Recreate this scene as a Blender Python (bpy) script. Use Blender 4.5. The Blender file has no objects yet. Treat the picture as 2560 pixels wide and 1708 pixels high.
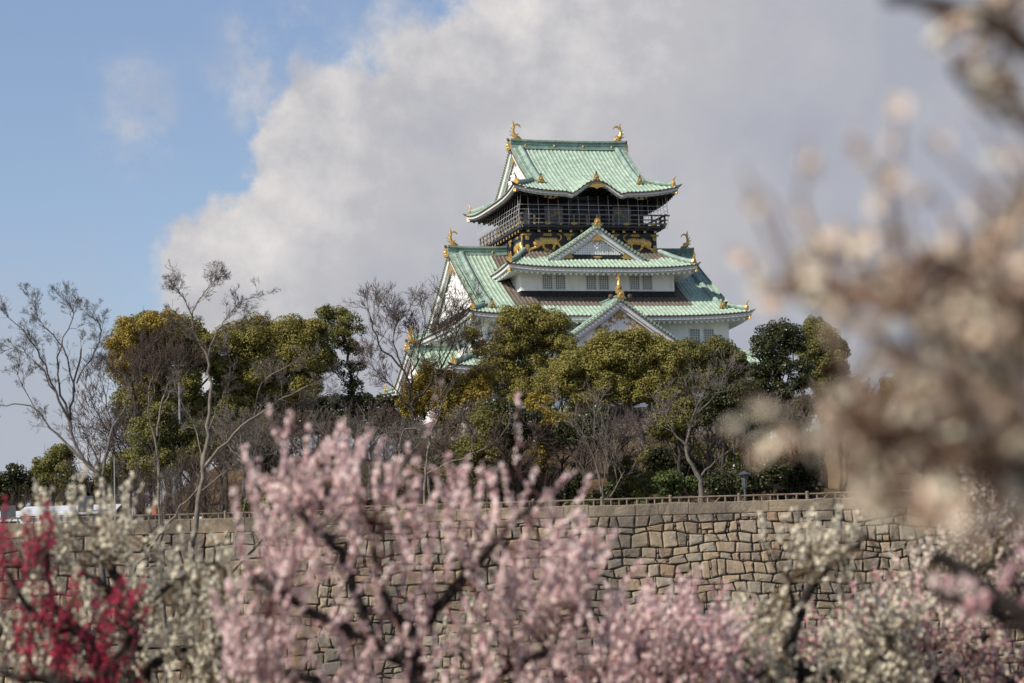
import bpy, math, random
import numpy as np
from mathutils import Vector, Matrix
R = math.radians
sc = bpy.context.scene
COL = sc.collection

# ------------------------------------------------------------------ camera
F_PX, PITCH, ROLL = 6044.0, R(6.2), 0.030
def W(px, py, d):
    """point seen at pixel (px,py) of the 2560x1708 photograph, at world y = d"""
    u2, v2 = px-1280.0, 854.0-py
    u = u2*math.cos(ROLL)+v2*math.sin(ROLL); v = -u2*math.sin(ROLL)+v2*math.cos(ROLL)
    c, s = math.cos(PITCH), math.sin(PITCH)
    y = F_PX*c-v*s; z = F_PX*s+v*c
    return Vector((u*d/y, d, z*d/y))
KD = 2560/2350.0
def D(x, y, d): return W(x*KD, y*KD, d)
cam_d = bpy.data.cameras.new('camera'); cam = bpy.data.objects.new('camera', cam_d); COL.objects.link(cam)
cam_d.sensor_width = 36.0; cam_d.lens = 36.0*F_PX/2560.0
cam_d.clip_start = 0.1; cam_d.clip_end = 30000
cam_d.dof.use_dof = True; cam_d.dof.focus_distance = 225.0; cam_d.dof.aperture_fstop = 2.8; cam_d.dof.aperture_blades = 9
_U0 = Vector((0, -math.sin(PITCH), math.cos(PITCH))); _F = Vector((0, math.cos(PITCH), math.sin(PITCH))); _X = Vector((1, 0, 0))
_r = math.cos(ROLL)*_X-math.sin(ROLL)*_U0; _u = math.sin(ROLL)*_X+math.cos(ROLL)*_U0
_m = Matrix.Identity(4)
for i in range(3): _m[i][0] = _r[i]; _m[i][1] = _u[i]; _m[i][2] = -_F[i]
cam.matrix_world = _m
sc.camera = cam

# ------------------------------------------------------------------ render look
vs = sc.view_settings; vs.view_transform = 'Standard'; vs.look = 'None'; vs.exposure = 0.32; vs.gamma = 1.0; vs.use_curve_mapping = False
cy = sc.cycles; cy.max_bounces = 6; cy.diffuse_bounces = 3; cy.glossy_bounces = 3; cy.transmission_bounces = 4; cy.transparent_max_bounces = 6
try: cy.use_denoising = True
except Exception: pass

# ------------------------------------------------------------------ sun and sky
SUN_EL, SUN_AZ = R(40), R(236)      # azimuth from +Y towards +X
sd = Vector((math.sin(SUN_AZ)*math.cos(SUN_EL), math.cos(SUN_AZ)*math.cos(SUN_EL), math.sin(SUN_EL)))
sun_d = bpy.data.lights.new('sun', 'SUN'); sun_d.energy = 4.2; sun_d.angle = R(0.5); sun_d.color = (1.0, 0.93, 0.82)
sun = bpy.data.objects.new('sun', sun_d); COL.objects.link(sun); sun.rotation_euler = sd.to_track_quat('Z', 'Y').to_euler()
sun.location = sd*300

def N(nt, typ, ins=None, **kw):
    n = nt.nodes.new(typ)
    for k, v in kw.items(): setattr(n, k, v)
    if ins:
        for k, v in ins.items():
            if isinstance(v, bpy.types.NodeSocket): nt.links.new(v, n.inputs[k])
            else: n.inputs[k].default_value = v
    return n
def MATH(nt, op, a, b=0.0, c=0.0):
    return N(nt, 'ShaderNodeMath', {0: a, 1: b, 2: c}, operation=op).outputs[0]
def MIX(nt, fac, a, b, blend='MIX'):
    n = nt.nodes.new('ShaderNodeMix'); n.data_type = 'RGBA'; n.blend_type = blend
    for idx, v in ((0, fac), (6, a), (7, b)):
        if isinstance(v, bpy.types.NodeSocket): nt.links.new(v, n.inputs[idx])
        else: n.inputs[idx].default_value = (tuple(v)+(1,) if idx > 0 and len(v) == 3 else v)
    return n.outputs[2]
def RAMP(nt, fac, stops, interp='LINEAR'):
    n = nt.nodes.new('ShaderNodeValToRGB'); nt.links.new(fac, n.inputs[0]); cr = n.color_ramp; cr.interpolation = interp
    while len(cr.elements) < len(stops): cr.elements.new(0.5)
    for e, (p, c) in zip(cr.elements, stops):
        e.position = p; e.color = (c, c, c, 1) if isinstance(c, (int, float)) else tuple(c)+(1,)
    return n.outputs[0]
def SS(nt, v, lo, hi):
    return N(nt, 'ShaderNodeMapRange', {0: v, 1: lo, 2: hi, 3: 0.0, 4: 1.0}, interpolation_type='SMOOTHSTEP').outputs[0]

world = bpy.data.worlds.new('World'); sc.world = world; world.use_nodes = True
nt = world.node_tree; nt.nodes.clear()
sky = N(nt, 'ShaderNodeTexSky', sky_type='NISHITA', sun_disc=False, sun_elevation=SUN_EL, sun_rotation=SUN_AZ, air_density=1.0, dust_density=0.8, ozone_density=1.5)
tc = N(nt, 'ShaderNodeTexCoord'); dirv = N(nt, 'ShaderNodeVectorMath', {0: tc.outputs['Generated']}, operation='NORMALIZE').outputs[0]
def wnoise(scale, detail, rough=0.55, w=0.0):
    return N(nt, 'ShaderNodeTexNoise', {'Vector': dirv, 'Scale': scale, 'Detail': detail, 'Roughness': rough, 'W': w}, noise_dimensions='4D').outputs[0]
n1 = wnoise(22, 5, .55); n2 = wnoise(7, 3, .5, 3.0); n3 = wnoise(60, 5, .6, 7.0); n4 = wnoise(9, 6, .55, 11.0)
def cap(px, py, rad_px):
    """soft round cloud bank around a sky direction: >0 inside"""
    c = W(px, py, 1.0).normalized()
    dt = N(nt, 'ShaderNodeVectorMath', {0: dirv, 1: tuple(c)}, operation='DOT_PRODUCT').outputs['Value']
    ang = MATH(nt, 'ARCCOSINE', MATH(nt, 'MINIMUM', dt, 0.99999))
    return MATH(nt, 'SUBTRACT', rad_px/F_PX, ang)
edge = MATH(nt, 'ADD', MATH(nt, 'MULTIPLY', MATH(nt, 'SUBTRACT', n1, .5), .085), MATH(nt, 'ADD', MATH(nt, 'MULTIPLY', MATH(nt, 'SUBTRACT', n3, .5), .022), MATH(nt, 'MULTIPLY', MATH(nt, 'SUBTRACT', n2, .5), .07)))
d1 = MATH(nt, 'MAXIMUM', cap(1540, 1230, 1285), cap(2950, 250, 1560))
f1 = MATH(nt, 'ADD', d1, edge)
m1 = SS(nt, f1, -.004, MATH(nt, 'ADD', .006, MATH(nt, 'MULTIPLY', SS(nt, n2, .42, .64), .024)))
m2 = MATH(nt, 'MULTIPLY', SS(nt, MATH(nt, 'ADD', cap(-120, 1180, 480), edge), -.045, .05), .85)
wn = wnoise(30, 6, .6, 21.0)
def wisp(px, py, r, amt):
    return MATH(nt, 'MULTIPLY', MATH(nt, 'MULTIPLY', SS(nt, MATH(nt, 'ADD', cap(px, py, r), MATH(nt, 'MULTIPLY', edge, .6)), -.008, .028), SS(nt, wn, .42, .68)), amt)
m3 = MATH(nt, 'MAXIMUM', wisp(350, 310, 190, .6), wisp(680, 185, 230, .7))
mask = MATH(nt, 'MAXIMUM', m1, m3)
S_SKY = 0.10
puff = wnoise(34, 6, .58, 31.0)
nearedge = SS(nt, f1, .115, .0)
bright = MATH(nt, 'ADD', MATH(nt, 'ADD', MATH(nt, 'MULTIPLY', SS(nt, f1, .19, .0), .42), MATH(nt, 'MULTIPLY', MATH(nt, 'SUBTRACT', n4, .5), 1.25)), MATH(nt, 'MULTIPLY', MATH(nt, 'SUBTRACT', puff, .47), MATH(nt, 'ADD', .28, MATH(nt, 'MULTIPLY', nearedge, 1.25))))
ccol = RAMP(nt, bright, [(0.0, (3.3, 3.45, 4.0)), (.36, (4.2, 4.18, 4.4)), (.78, (6.2, 5.95, 5.8))])
skyc = MIX(nt, .2, MIX(nt, 1.0, sky.outputs[0], (1.0, .98, 1.04), 'MULTIPLY'), (2.7, 3.3, 4.7))
skyc = MIX(nt, m2, skyc, (3.5, 3.68, 4.25))
bg = N(nt, 'ShaderNodeBackground', {0: MIX(nt, mask, skyc, ccol), 1: S_SKY})
nt.links.new(bg.outputs[0], N(nt, 'ShaderNodeOutputWorld').inputs[0])

# ------------------------------------------------------------------ mesh helpers
class MB:
    def __init__(s): s.v = []; s.f = []; s.m = []
    def add(s, vs, fs, mi=0):
        o = len(s.v); s.v.extend([tuple(p) for p in vs])
        for f in fs: s.f.append(tuple(i+o for i in f)); s.m.append(mi)
    def box(s, c, size, mi=0, rot=None, tf=None):
        x, y, z = [q/2 for q in size]
        vs = [Vector((a*x, b*y, d*z)) for a in (-1, 1) for b in (-1, 1) for d in (-1, 1)]
        if rot: vs = [rot @ p for p in vs]
        vs = [p+Vector(c) for p in vs]
        if tf: vs = [tf(*p) for p in vs]
        s.add(vs, [(0, 1, 3, 2), (4, 6, 7, 5), (0, 4, 5, 1), (2, 3, 7, 6), (0, 2, 6, 4), (1, 5, 7, 3)], mi)
    def tube(s, pts, rad, n=6, mi=0, cap=True, tf=None, sx=1.0):
        pts = [Vector(p) for p in pts]; k = len(pts)
        if not hasattr(rad, '__len__'): rad = [rad]*k
        vs = []; up = None
        for i, p in enumerate(pts):
            t = (pts[min(i+1, k-1)]-pts[max(i-1, 0)])
            if t.length < 1e-9: t = Vector((0, 0, 1))
            t.normalize()
            if up is None: up = t.orthogonal().normalized()
            else:
                up = up-t*up.dot(t)
                up = up.normalized() if up.length > 1e-6 else t.orthogonal().normalized()
            b = t.cross(up)
            for j in range(n):
                a = 2*math.pi*j/n
                q = p+up*(math.cos(a)*rad[i])+b*(math.sin(a)*rad[i]*sx)
                vs.append(tf(*q) if tf else q)
        fs = [(i*n+j, i*n+(j+1) % n, (i+1)*n+(j+1) % n, (i+1)*n+j) for i in range(k-1) for j in range(n)]
        if cap: fs += [tuple(range(n))[::-1], tuple((k-1)*n+j for j in range(n))]
        s.add(vs, fs, mi)
    def grid(s, rows, mi=0, mf=None):
        nr, nc = len(rows), len(rows[0]); o = len(s.v)
        for r in rows: s.v.extend([tuple(p) for p in r])
        for i in range(nr-1):
            for j in range(nc-1):
                s.f.append((o+i*nc+j, o+i*nc+j+1, o+(i+1)*nc+j+1, o+(i+1)*nc+j)); s.m.append(mf(i, j) if mf else mi)
    def prism(s, poly, h0, h1, tf, mi=0):
        """poly: list of (a,b); extruded from h0 to h1 along the third axis; tf(a,h,b)->point"""
        n = len(poly)
        vs = [tf(a, h0, b) for a, b in poly]+[tf(a, h1, b) for a, b in poly]
        s.add(vs, [tuple(range(n)), tuple(range(2*n-1, n-1, -1))]+[(i, (i+1) % n, n+(i+1) % n, n+i) for i in range(n)], mi)
    def ball(s, c, r, n=8, m=6, mi=0, tf=None):
        r = r if hasattr(r, '__len__') else (r, r, r)
        vs = []
        for i in range(m+1):
            th = math.pi*i/m
            for j in range(n):
                a = 2*math.pi*j/n
                q = (c[0]+r[0]*math.sin(th)*math.cos(a), c[1]+r[1]*math.sin(th)*math.sin(a), c[2]+r[2]*math.cos(th))
                vs.append(tf(*q) if tf else q)
        s.add(vs, [(i*n+j, i*n+(j+1) % n, (i+1)*n+(j+1) % n, (i+1)*n+j) for i in range(m) for j in range(n)], mi)
def link_mesh(name, me, mats, parent=None, loc=None):
    for m in (mats if isinstance(mats, (list, tuple)) else [mats]): me.materials.append(m)
    o = bpy.data.objects.new(name, me); COL.objects.link(o)
    if parent: o.parent = parent
    if loc is not None: o.location = loc
    return o
def obj(name, mb, mats, parent=None, smooth=False):
    me = bpy.data.meshes.new(name); me.from_pydata(mb.v, [], mb.f)
    me.polygons.foreach_set('material_index', np.array(mb.m, dtype=np.int32))
    if smooth: me.polygons.foreach_set('use_smooth', np.ones(len(mb.f), dtype=bool))
    me.update()
    return link_mesh(name, me, mats, parent)
def npmesh(name, verts, quads, mats, parent=None, mi=None, smooth=False):
    """verts Nx3, quads Mx4 numpy"""
    me = bpy.data.meshes.new(name); nv, nf = len(verts), len(quads); k = quads.shape[1]
    me.vertices.add(nv); me.vertices.foreach_set('co', np.ascontiguousarray(verts, dtype=np.float32).ravel())
    me.loops.add(nf*k); me.loops.foreach_set('vertex_index', np.ascontiguousarray(quads, dtype=np.int32).ravel())
    me.polygons.add(nf); me.polygons.foreach_set('loop_start', np.arange(0, nf*k, k, dtype=np.int32))
    try: me.polygons.foreach_set('loop_total', np.full(nf, k, dtype=np.int32))
    except Exception: pass
    if mi is not None: me.polygons.foreach_set('material_index', mi.astype(np.int32))
    if smooth: me.polygons.foreach_set('use_smooth', np.ones(nf, dtype=bool))
    me.update(calc_edges=True); me.validate()
    return link_mesh(name, me, mats, parent)
def tag(o, label=None, cat=None, group=None, kind=None):
    if label: o['label'] = label
    if cat: o['category'] = cat
    if group: o['group'] = group
    if kind: o['kind'] = kind
    return o
def empty(name, loc=(0, 0, 0), rz=0.0):
    o = bpy.data.objects.new(name, None); COL.objects.link(o); o.location = loc; o.rotation_euler = (0, 0, rz); o.empty_display_size = .3
    return o
def thing(name, label, cat, loc=(0, 0, 0), rz=0.0, group=None):
    return tag(empty(name, loc, rz), label, cat, group)

# ------------------------------------------------------------------ materials
def newmat(name):
    m = bpy.data.materials.new(name); m.use_nodes = True; t = m.node_tree
    return m, t, t.nodes['Principled BSDF']
def noise(t, scale, detail=4, rough=.55, vec=None, coord='Object', stretch=None):
    if vec is None: vec = N(t, 'ShaderNodeTexCoord').outputs[coord]
    if stretch: vec = N(t, 'ShaderNodeMapping', {'Vector': vec, 'Scale': stretch}).outputs[0]
    return N(t, 'ShaderNodeTexNoise', {'Vector': vec, 'Scale': scale, 'Detail': detail, 'Roughness': rough}).outputs[0]
def bump(t, b, h, strength, dist=.05):
    t.links.new(N(t, 'ShaderNodeBump', {'Height': h, 'Strength': strength, 'Distance': dist}).outputs[0], b.inputs['Normal'])
def varied(name, c0, c1, scale=3, rough=.7, metal=0.0, c2=None, lo=.35, hi=.65, bs=0.0, bscale=None, stretch=None, spec=.3):
    m, t, b = newmat(name); n = noise(t, scale, 5, .6, stretch=stretch)
    st = [(lo, c0), (hi, c1)] if c2 is None else [(lo, c0), ((lo+hi)/2, c1), (hi, c2)]
    t.links.new(RAMP(t, n, st), b.inputs['Base Color']); b.inputs['Roughness'].default_value = rough; b.inputs['Metallic'].default_value = metal
    b.inputs['Specular IOR Level'].default_value = spec
    if bs: bump(t, b, noise(t, bscale or scale*4, 4), bs)
    return m
def copper(name, base, light, stain, rows=True):
    m, t, b = newmat(name)
    co = N(t, 'ShaderNodeTexCoord').outputs['Object']
    n1 = noise(t, 1.3, 6, .65, vec=co); n2 = noise(t, 6.0, 4, .6, vec=co); n3 = noise(t, .5, 3, .5, vec=co)
    c = MIX(t, SS(t, n1, .38, .62), base, light)
    c = MIX(t, MATH(t, 'MULTIPLY', SS(t, n2, .52, .68), .65), c, stain)
    n4 = noise(t, 1.0, 5, .65, vec=co, stretch=(2.6, 2.6, .5)); c = MIX(t, MATH(t, 'MULTIPLY', SS(t, n4, .5, .66), .45), c, (stain[0]*.8, stain[1]*.95, stain[2]))
    c = MIX(t, MATH(t, 'MULTIPLY', SS(t, n3, .5, .75), .25), c, (base[0]*.75, base[1]*.95, base[2]*.95))
    t.links.new(c, b.inputs['Base Color']); b.inputs['Roughness'].default_value = .62; b.inputs['Specular IOR Level'].default_value = .35
    if rows:   # overlapping tile courses
        z = N(t, 'ShaderNodeSeparateXYZ', {0: co}).outputs[2]
        saw = MATH(t, 'FRACT', MATH(t, 'MULTIPLY', z, 4.6))
        bump(t, b, saw, .55, .05)
    return m
M = {}
M['green'] = copper('copper_patina', (.285, .40, .30), (.42, .53, .42), (.29, .25, .18))
M['green_plain'] = copper('copper_patina_ridge', (.20, .295, .245), (.335, .42, .355), (.16, .16, .135), rows=False)
M['green_dark'] = copper('copper_patina_dark', (.09, .22, .18), (.15, .32, .26), (.05, .08, .07), rows=False)
M['brown'] = copper('copper_bare', (.115, .085, .068), (.165, .125, .10), (.17, .17, .14))
M['tile_end'] = varied('tile_end', (.06, .045, .035), (.14, .10, .07), 8)
M['white'] = varied('white_plaster', (.66, .655, .63), (.80, .80, .78), 1.1, .8, c2=(.85, .85, .83), spec=.2, stretch=(1.4, 1.4, .35), lo=.28, hi=.6)
M['white_wood'] = varied('white_board', (.60, .61, .60), (.72, .73, .72), 2.5, .7)
M['black'] = varied('black_lacquer', (.008, .008, .010), (.018, .018, .021), 2, .35, spec=.5)
M['black_wood'] = varied('black_board', (.012, .012, .013), (.03, .028, .027), 3, .6)
M['grey_wood'] = varied('weathered_rail', (.12, .105, .09), (.22, .19, .16), 4, .7)
M['gold'] = varied('gold_leaf', (.58, .36, .10), (.82, .54, .19), 9, .36, metal=.6, bs=.5, bscale=14)
M['gold_dull'] = varied('gold_fitting', (.36, .24, .08), (.60, .41, .15), 14, .5, metal=.4, bs=.6, bscale=20)
M['wire'] = varied('net_wire', (.62, .62, .62), (.75, .75, .75), 5, .5)
M['pane'] = varied('window_pane', (.10, .105, .11), (.16, .165, .17), 3, .25, spec=.6)
M['lattice'] = varied('window_lattice', (.55, .56, .56), (.66, .67, .67), 5, .7)
M['panel'] = varied('painted_panel', (.13, .155, .19), (.19, .215, .25), 2, .4)
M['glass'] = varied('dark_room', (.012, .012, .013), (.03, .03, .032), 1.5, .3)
# ================================================================== the castle keep
TH, CX, CY = 0.2654, 6.31, 245.0
keep = thing('castle_keep', 'white and black castle keep with tiered green copper roofs and gold ornaments behind the trees', 'castle', (CX, CY, 9.0), TH)
Z0 = 9.0                              # keep-local z = given z - Z0
def frame(k):
    return {'front': lambda s, n, z: Vector((s, -n, z-Z0)), 'back': lambda s, n, z: Vector((-s, n, z-Z0)),
            'left': lambda s, n, z: Vector((-n, -s, z-Z0)), 'right': lambda s, n, z: Vector((n, s, z-Z0))}[k]
def gq(q, sag): return q*(1-sag)+sag*q*q
def rib(t, p, h):
    f = (t/p) % 1.0
    return h*math.sin(math.pi*(f-.22)/.56) if .22 < f < .78 else 0.0
def zs(t, r, S):
    """height of a tiled slope: S = dict(A,B,R,z,H,sag,k,hip,lift,ext)"""
    q = max(0.0, min(1.0, r/S['R']))
    z = S['z']+S['H']*gq(q, S['sag'])+S['lift']*min(1.0, abs(t)/S['A'])**3.5*(1-q)**3
    if S.get('ext'): z += S['ext'](t, r)
    return z
def tiled(name, kind, S, parent, tmin=None, tmax=None, brown=None, rows=14, per=.42, h=.08, mats=None):
    tf = frame(kind); mb = MB(); A = S['A']; k = S['k']; hip = S['hip']; At = A-k*hip
    tmin = -A if tmin is None else tmin; tmax = A if tmax is None else tmax
    n = max(2, int(round((tmax-tmin)/(per/8)))); st = (tmax-tmin)/n
    rows_pts = []
    ts = [tmin+i*st for i in range(n+1)]
    rm = [S['R'] if (abs(t) <= At or hip <= 0) else max(.01, (A-abs(t))/k) for t in ts]
    if hip > 0 and S['R'] > hip+.01: rm = [S['R'] if abs(t) <= At else max(.01, (A-abs(t))/k) for t in ts]
    edge = [tf(t, S['B'], zs(t, 0, S)+rib(t, per, h)-.13) for t in ts]
    rows_pts.append(edge)
    for i in range(rows+1):
        rr = i/rows
        rows_pts.append([tf(t, S['B']-rr*rm[j], zs(t, rr*rm[j], S)+rib(t, per, h)) for j, t in enumerate(ts)])
    def mf(i, j):
        if i == 0: return 2
        if brown and brown(ts[j], (i-.5)/rows*rm[j]): return 1
        return 0
    mb.grid(rows_pts, mf=mf)
    return obj(name, mb, mats or [M['green'], M['brown'], M['tile_end']], parent)
def eave(kind, S, over, parent, fm, sm, rm_, t0=None, t1=None, drop=.40, zin=None, rafters=True, step=.55, name='eaves'):
    """fascia board, soffit and rafter ends under a tiled edge"""
    tf = frame(kind); mb = MB(); A = S['A']; t0 = -A if t0 is None else t0; t1 = A if t1 is None else t1
    n = max(8, int((t1-t0)/.3)); ts = [t0+(t1-t0)*i/n for i in range(n+1)]
    def inset(t, r): return max(-A+r, min(A-r, t)) if t0 <= -A+.01 or t1 >= A-.01 else t
    zi = (S['z']-drop+over*.22) if zin is None else zin
    e = [zs(t, 0, S) for t in ts]
    row = lambda r, dz: [tf(inset(t, r), S['B']-r, e[j]+dz) for j, t in enumerate(ts)]
    mb.grid([row(.10, -.10), row(.10, -drop)], 0)
    mb.grid([row(.10, -drop), row(.38, -drop+.02), row(.38, -drop-.16)], 0)
    mb.grid([row(.38, -drop-.16), row(.44, -drop-.10), [tf(inset(t, over), S['B']-over, zi) for t in ts]], 1)
    if rafters:
        m = int((t1-t0)/step)
        for i in range(m):
            t = t0+(i+.5)*(t1-t0)/m; za = zs(t, 0, S)
            if abs(t) > A-.5: continue
            ra, rb = .30, min(over, A-abs(t)+.2)
            for q in range(1):
                z1 = za-drop-.17; z2 = z1+(zi-(za-drop))*(rb-ra)/max(.1, over-ra)
                w = .10
                vs = [tf(t+a, S['B']-r, z+b) for r, z in ((ra, z1), (rb, z2)) for a in (-w, w) for b in (0.02, -.17)]
                mb.add(vs, [(0, 1, 3, 2), (4, 6, 7, 5), (0, 4, 5, 1), (2, 3, 7, 6), (1, 5, 7, 3)], 2)
    return obj(name, mb, [fm, sm, rm_], parent)
def curve_ridge(name, pts, rad, parent, tf=None, mat=None, n=8, squash=1.0):
    mb = MB(); mb.tube(pts, rad, n, tf=tf, sx=squash); return obj(name, mb, mat or [M['green_plain']], parent, smooth=False)
def hip_ridge(kind, S, sgn, r_top, parent, r_bot=.5, rad=.24):
    tf = frame(kind); A = S['A']; pts = []
    for i in range(9):
        r = r_top+(r_bot-r_top)*i/8; t = sgn*(A-S['k']*r)
        pts.append(tf(t, S['B']-r, zs(t, r, S)+.22))
    o = curve_ridge('hip_ridge', pts, rad, parent)
    p = pts[-1]; d = (pts[-1]-pts[-2]).normalized()
    mb = MB(); mb.tube([p-d*.05, p+d*.16], [.33, .29], 8); mb.tube([p+Vector((0, 0, .2)), p+d*.1+Vector((0, 0, .55)), p+d*.35+Vector((0, 0, .85))], [.13, .09, .03], 6)
    obj('ridge_end_ornament', mb, [M['gold']], parent)
    mb = MB(); t = sgn*(A-.02); q = tf(t, S['B']-.02, zs(t, 0, S)); c = tf(sgn*(A-.5*S['k']), S['B']-.5, zs(t, 0, S)-.62)
    dd = (q-c); dd.z = 0; dd.normalize()
    mb.tube([c-dd*.1, c+dd*.42], .2, 4); obj('corner_beam_cap', mb, [M['gold']], parent)
    mb = MB(); mb.tube([q-dd*.5+Vector((0, 0, -.03)), q+dd*.05+Vector((0, 0, .02)), q+dd*.3+Vector((0, 0, .16))], [.13, .11, .05], 6); obj('corner_tip', mb, [M['tile_end']], parent)
    return o
def oni(pos, sc_, parent, ang=0.0, mat='gold_dull'):
    """bell shaped gold ridge-end plate with a knob"""
    R_ = Matrix.Rotation(ang, 4, 'Z'); P = Vector(pos)
    tf = lambda a, h, b: P+R_ @ Vector((a*sc_, h*sc_, b*sc_))
    mb = MB()
    sc_ *= .82; poly = [(-.56, 0), (-.5, .14), (-.38, .24), (-.31, .72), (-.2, .9), (0, .96), (.2, .9), (.31, .72), (.38, .24), (.5, .14), (.56, 0)]
    mb.prism(poly, -.14, .14, tf)
    mb.ball((0, -.16, .5), (.2, .12, .2), tf=lambda x, y, z: tf(x, y, z)); mb.ball((-.2, -.14, .22), (.12, .1, .12), tf=lambda x, y, z: tf(x, y, z)); mb.ball((.2, -.14, .22), (.12, .1, .12), tf=lambda x, y, z: tf(x, y, z))
    o = obj('ridge_end_plate', mb, [M[mat]], parent)
    mb = MB(); mb.tube([tf(0, 0, .9), tf(0, -.05, 1.15), tf(0, -.12, 1.3)], [.11*sc_, .15*sc_, .09*sc_], 7); obj('knob', mb, [M['tile_end']], o); return o
def fish_mesh():
    mb = MB()
    c = [(.62, .12), (.40, .22), (.12, .36), (-.10, .62), (-.19, .92), (-.16, 1.22), (-.05, 1.46), (.06, 1.62)]
    r = [.20, .30, .33, .30, .26, .20, .14, .09]
    mb.tube([(x, 0, z) for x, z in c], r, 9, sx=.8)
    mb.ball((.62, 0, .16), (.24, .22, .17)); mb.ball((.72, 0, .06), (.2, .2, .08)); mb.ball((.5, .2, .36), .08); mb.ball((.5, -.2, .36), .08)
    tf = lambda a, h, b: Vector((a, h, b))
    mb.prism([(.0, 1.5), (.10, 1.60), (.02, 1.85), (-.06, 2.08), (-.20, 2.28), (-.16, 2.02), (-.16, 1.8), (-.08, 1.62)], -.10, .10, tf)      # upright tail lobe
    mb.prism([(.02, 1.52), (.18, 1.72), (.42, 1.76), (.66, 1.60), (.74, 1.46), (.76, 1.62), (.62, 1.84), (.36, 1.96), (.1, 1.88), (-.04, 1.66)], -.09, .09, tf)  # tail lobe drooping inwards
    for i in range(1, 7):                                  # spines up the back
        x, z = c[i]; x2, z2 = c[min(i+1, 7)]; d = Vector((x2-x, 0, z2-z)).normalized(); nrm = Vector((-d.z, 0, d.x))
        b = Vector((x, 0, z))+nrm*r[i]*.85
        mb.tube([b, b+nrm*.16+d*.10, b+nrm*.22+d*.22], [.07, .05, .015], 5)
    for sy in (-1, 1):                                     # side fins
        mb.prism([(.10, .42), (.30, .5), (.46, .74), (.24, .70), (.02, .62)], sy*.24, sy*.34, tf)
    me = bpy.data.meshes.new('fish_ornament'); me.from_pydata(mb.v, [], mb.f); me.materials.append(M['gold']); me.update(); return me
FISH = fish_mesh()
def fish(pos, ang, parent, s=1.0, label=None):
    o = bpy.data.objects.new('fish_ornament', FISH); COL.objects.link(o); o.parent = parent; o.location = pos; o.rotation_euler = (0, 0, ang); o.scale = (s, s, s)
    if label: o['label'] = label
    return o
def main_ridge(p0, p1, zt, h, parent, w=.36, n_med=4, dark=False, end_gold=True):
    """box ridge of stacked tiles between two keep-local xy points with rising ends"""
    a, b = Vector((p0[0], p0[1], 0)), Vector((p1[0], p1[1], 0)); d = (b-a); L = d.length; d.normalize(); s = Vector((-d.y, d.x, 0)); mb = MB()
    g = [M['green_plain'], M['green_dark'], M['tile_end']]
    def band(z0, z1, ww, mi):
        rows = []; n = 14
        for dz, q in ((z0, 1), (z1, 1), (z1, -1), (z0, -1), (z0, 1)):
            rows.append([a+d*(L*i/n)+s*(ww*q)+Vector((0, 0, zt-Z0+dz+.10*abs(2*i/n-1)**3)) for i in range(n+1)])
        mb.grid(rows, mi)
        for e in (0, n): mb.add([rows[0][e], rows[1][e], rows[2][e], rows[3][e]], [(0, 1, 2, 3)], mi)
    band(-h, -h+.16, w+.16, 0); band(-h+.161, -h*.52, w, 0); band(-h*.52+.001, -h*.42, w+.05, 1); band(-h*.42+.001, -.17, w-.02, 0); band(-.169, 0, w+.12, 0)
    o = obj('roof_ridge', mb, g, parent)
    for i in range(n_med):
        q = a+d*(L*(i+.5)/n_med); mb = MB()
        for sg in (-1, 1): mb.ball(q+s*(sg*(w+.02))+Vector((0, 0, zt-Z0-h*.62)), (.13, .13, .15), 8, 5)
        obj('medallion', mb, [M['gold']], o)
    return o
def band_along(mb, pts_up, dz0, dz1, n0, n1, tf, mi=0):
    """board of depth n0..n1 hanging dz0..dz1 below a rake line of (s,z)"""
    rows = []
    for dz, n in ((dz0, n0), (dz1, n0), (dz1, n1), (dz0, n1), (dz0, n0)):
        rows.append([tf(s, n, z+dz) for s, z in pts_up])
    mb.grid(rows, mi)
def window(kind, s0, s1, z0, z1, n, parent, nx=5, nz=6, lat='lattice'):
    tf = frame(kind); mb = MB()
    T = lambda a, b, c: tf(a, b, c)
    def bx(a0, a1, b0, b1, c0, c1, m=0, mb_=None):
        (mb_ or mb).box(((a0+a1)/2, (b0+b1)/2, (c0+c1)/2), (a1-a0, b1-b0, c1-c0), m, tf=T)
    bx(s0, s1, n-.05, n+.02, z0, z1, 0)
    o = obj('window', mb, [M['pane']], parent)
    mf = MB(); fw = .07
    for a0, a1, c0, c1 in ((s0-fw, s0, z0-fw, z1+fw), (s1, s1+fw, z0-fw, z1+fw), (s0, s1, z0-fw, z0), (s0, s1, z1, z1+fw)): bx(a0, a1, n-.03, n+.09, c0, c1, 0, mf)
    obj('frame', mf, [M['white_wood']], o)
    ml = MB(); w = .035
    for i in range(1, nx): c = s0+(s1-s0)*i/nx; bx(c-w, c+w, n+.022, n+.06, z0+.001, z1-.001, 0, ml)
    for i in range(1, nz): c = z0+(z1-z0)*i/nz; bx(s0+.002, s1-.002, n+.024, n+.05, c-w*.8, c+w*.8, 0, ml)
    if nx > 1: obj('lattice', ml, [M[lat]], o)
    return o
def wall_box(name, ax, ay, z0, z1, mat, parent):
    mb = MB(); mb.box((0, 0, (z0+z1)/2-Z0), (2*ax, 2*ay, z1-z0)); return obj(name, mb, [mat], parent)
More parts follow.
